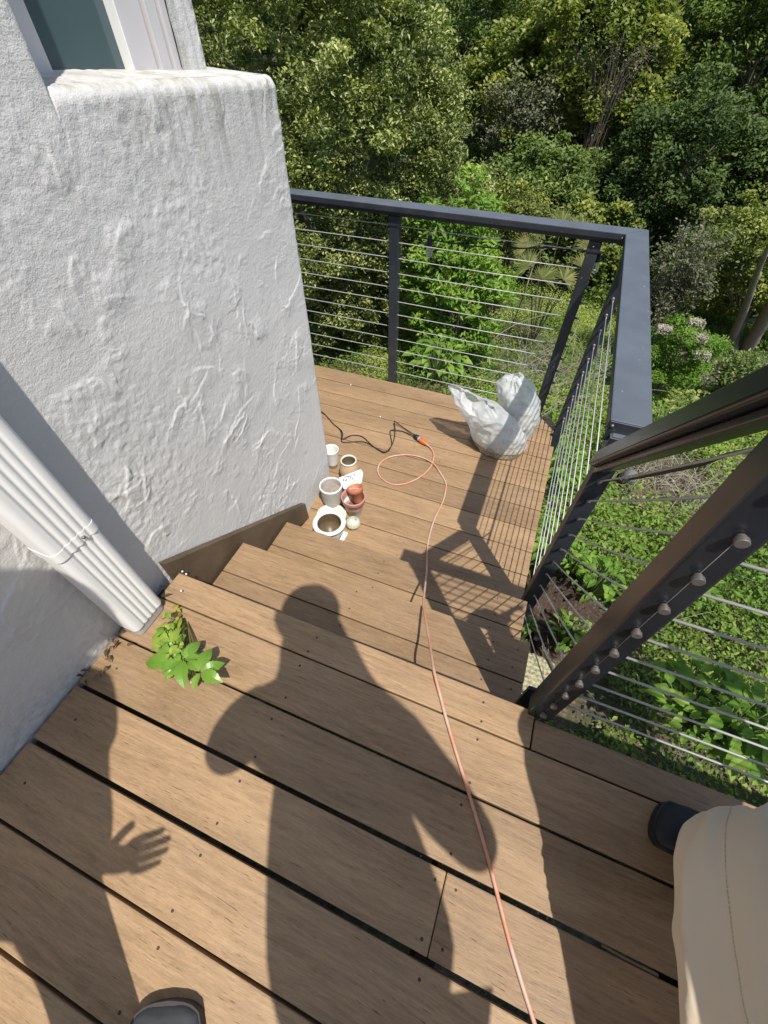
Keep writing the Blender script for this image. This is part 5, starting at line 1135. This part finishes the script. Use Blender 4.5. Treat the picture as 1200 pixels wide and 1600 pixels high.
# third person crouching at the right: khaki trouser leg and black shoe inside the frame
kp = empty("person", (.70, -.05, 0), "crouching person in khaki trousers and black shoes at the lower right corner", "person")
J = {}; E_ = []
J['pel'] = (.76, -.30, .34, .115, .10); J['waist'] = (.745, -.20, .47, .11, .09); J['chest'] = (.715, -.06, .66, .12, .09); J['nb'] = (.675, .08, .82, .058); J['nk'] = (.65, .15, .88, .048); E_ += [('pel', 'waist'), ('waist', 'chest'), ('chest', 'nb'), ('nb', 'nk')]
hc, hf, hu, hs = head_parts(J, E_, (.615, .255, .965), (-.35, .8, -.45), (-.2, .2, .9), 'nk')
k = chain(J, E_, 'al', [(.54, .06, .80, .048), (.520, .10, .70, .042), (.505, .165, .62, .036), (.52, .27, .68, .032), (.55, .37, .74, .023)], 'chest'); hand(J, E_, 'hl', (.55, .37, .74), (.35, .8, .2), (.3, 0, 1), (-1, .3, 0), (.3, .4, .4, .4, .4), .05, k)
k = chain(J, E_, 'ar', [(.86, .04, .80, .048), (.91, .10, .70, .042), (.93, .17, .60, .036), (.84, .27, .66, .032), (.75, .36, .70, .023)], 'chest'); hand(J, E_, 'hr', (.75, .36, .70), (-.5, .8, .1), (0, 0, 1), (1, .3, 0), (.3, .4, .4, .4, .4), .05, k)
chain(J, E_, 'll', [(.665, -.27, .31, .08), (.545, .165, .345, .056), (.645, .215, .09, .038)], 'pel'); chain(J, E_, 'lr', [(.86, -.27, .31, .08), (.95, .17, .38, .056), (.90, .17, .09, .038)], 'pel')
skin_mesh("body", J, E_, M_skin, kp, 'pel'); face_bits(kp, hc, hf, hu, hs)
J2 = {}; E2 = []; J2['a'] = (.745, -.33, .38, .16, .13); J2['b'] = (.725, -.24, .50, .17, .13); J2['c'] = (.695, -.08, .67, .185, .14); J2['d'] = (.675, .055, .80, .14, .11); J2['e'] = (.635, .16, .80, .15, .13); J2['g'] = (.555, .27, .87, .17, .15); E2 += [('a', 'b'), ('b', 'c'), ('c', 'd'), ('d', 'e'), ('e', 'g')]  # e and g bulk out the unseen shirt front to fill the cast shadow
chain(J2, E2, 'l', [(.55, .06, .80, .064), (.520, .10, .70, .060), (.505, .16, .64, .056)], 'd'); chain(J2, E2, 'r', [(.85, .04, .80, .064), (.91, .10, .70, .058), (.925, .155, .63, .054)], 'd')
skin_mesh("shirt", J2, E2, M_shirt, kp, 'a')
def trouser_leg(path, radii, nu=96, nv=150, seed=3, wr=.006, sq=3.0):
    P_ = smooth_path(path, 40); s_ = np.linspace(0, 1, len(P_)); t_ = np.linspace(0, 1, nv); C_ = np.stack([np.interp(t_, s_, P_[:, i]) for i in range(3)], 1); Rr = np.interp(t_, np.linspace(0, 1, len(radii)), radii)
    for _ in range(6): C_[1:-1] = (C_[:-2]+C_[1:-1]*2+C_[2:])/4; Rr[1:-1] = (Rr[:-2]+Rr[1:-1]*2+Rr[2:])/4
    T = np.gradient(C_, axis=0); T /= np.linalg.norm(T, axis=1)[:, None]; N = np.array([0, 1.0, .2]); V = np.zeros((nv, nu, 3)); D = np.zeros((nv, nu, 3))
    for i in range(nv):
        N = N-T[i]*(N@T[i]); N /= np.linalg.norm(N); B = np.cross(T[i], N); a = np.linspace(0, 2*math.pi, nu, endpoint=False)
        D[i] = np.cos(a)[:, None]*N+np.sin(a)[:, None]*B; D[i] *= (1/(np.abs(np.cos(a-.4))**sq+np.abs(np.sin(a-.4))**sq)**(1/sq))[:, None]; V[i] = C_[i]+D[i]*Rr[i]
    a = np.tile(np.linspace(0, 2*math.pi, nu, endpoint=False), nv); tt = np.repeat(t_, nu); Q = np.stack([np.cos(a)*.8+tt*1.5, np.sin(a)*.8, tt*2.6], 1)
    h = (vnoise(Q, 1.6, seed)+.8*(1-2*np.abs(vnoise(Q+3, 2.2, seed+1)))**3+.4*(1-2*np.abs(vnoise(Q+7, 4.5, seed+4)))+.2*vnoise(Q, 9, seed+2))*wr
    V = V.reshape(-1, 3)+D.reshape(-1, 3)*h[:, None]; k = np.arange(nv-1)[:, None]*nu; c_ = np.arange(nu)[None]
    return V, np.stack([k+c_, k+(c_+1) % nu, k+nu+(c_+1) % nu, k+nu+c_], -1).reshape(-1, 4), nu, nv, D.reshape(-1, 3)
V1, F1, nu_, nv_, D1 = trouser_leg([(.655, .225, .10), (.640, .230, .22), (.548, .165, .335), (.560, .02, .325), (.622, -.14, .315), (.710, -.30, .34)], [.082, .086, .094, .096, .106, .118], wr=.012)
V2, F2, _, _, _ = trouser_leg([(.90, .16, .10), (.93, .18, .22), (.95, .13, .36), (.92, -.02, .34), (.87, -.16, .32), (.80, -.30, .34)], [.082, .088, .095, .105, .115, .13], seed=8)
link("trousers", npmesh("trousers", np.vstack([V1, V2]), np.vstack([F1, F2+len(V1)]), True), M_khaki, kp)
M_thread = mat_plain("pale_thread", (.62, .56, .46), .8)
def seam(fn, n, name):
    m = MB()
    for i in range(n):
        a, b_ = fn(i/n), fn((i+.62)/n); m.tube([a, (a+b_)/2, b_], .0008, 5)
    o = m.build(name, M_thread, kp); return o
def surf(ti, ai):
    i = min(max(ti*(nv_-1), 0), nv_-1.001); i0 = int(i); f_ = i-i0; a = (ai % 1)*nu_; a0 = int(a); g_ = a-a0
    g = lambda q, w: V1[q*nu_+w % nu_]; d = D1[i0*nu_+a0 % nu_]
    return (g(i0, a0)*(1-g_)+g(i0, a0+1)*g_)*(1-f_)+(g(i0+1, a0)*(1-g_)+g(i0+1, a0+1)*g_)*f_+d*.0009
def find_ai(ti, off):
    """angle on the camera-facing side a given distance in from the outline seen from the deck"""
    best = None
    for q in range(nu_):
        p_ = surf(ti, q/nu_)-CAM; c_ = RM.T @ p_; 
        if best is None or c_[0]/c_[2] < best[0]: best = (c_[0]/c_[2], q)
    return best[1]/nu_
SA = [find_ai(t_, 0) for t_ in np.linspace(.40, .80, 9)]
sgn = -1 if (surf(.6, SA[4]-.08)[2] > surf(.6, SA[4]+.08)[2]) else 1
def seam_long(u): t_ = .34+u*.5; return surf(t_, SA[4]+sgn*(.135+.03*u))
seam(seam_long, 120, "side_stitching")
def seam_cross(u): return surf(.755+.02*u, SA[4]+sgn*(-.02+.30*u))
seam(seam_cross, 50, "cross_stitching")
M_shoe = mat_plain('black_leather', (.010, .010, .011), .6, 0, .4, 120, .4)
S, ax, sd = shoe(kp, (.775, .205, 0), (.545, .292, 0), .105, .09, [M_shoe, M_shoe], M_black)
m = MB(); ball(m, S(.72, 2.5)+np.array([0, 0, .001]), .0065, 12); m.build("eyelet", M_steel, kp, True)
m = MB(); pts = [S(.66, a)+np.array([0, 0, .0015]) for a in np.linspace(.3, 2.85, 12)]; m.tube(pts, .004, 8); m.build("strap", M_gloss, kp)
shoe(kp, (.905, .03, 0), (.88, .29, 0), .105, .11, [M_black, M_gloss], M_black)
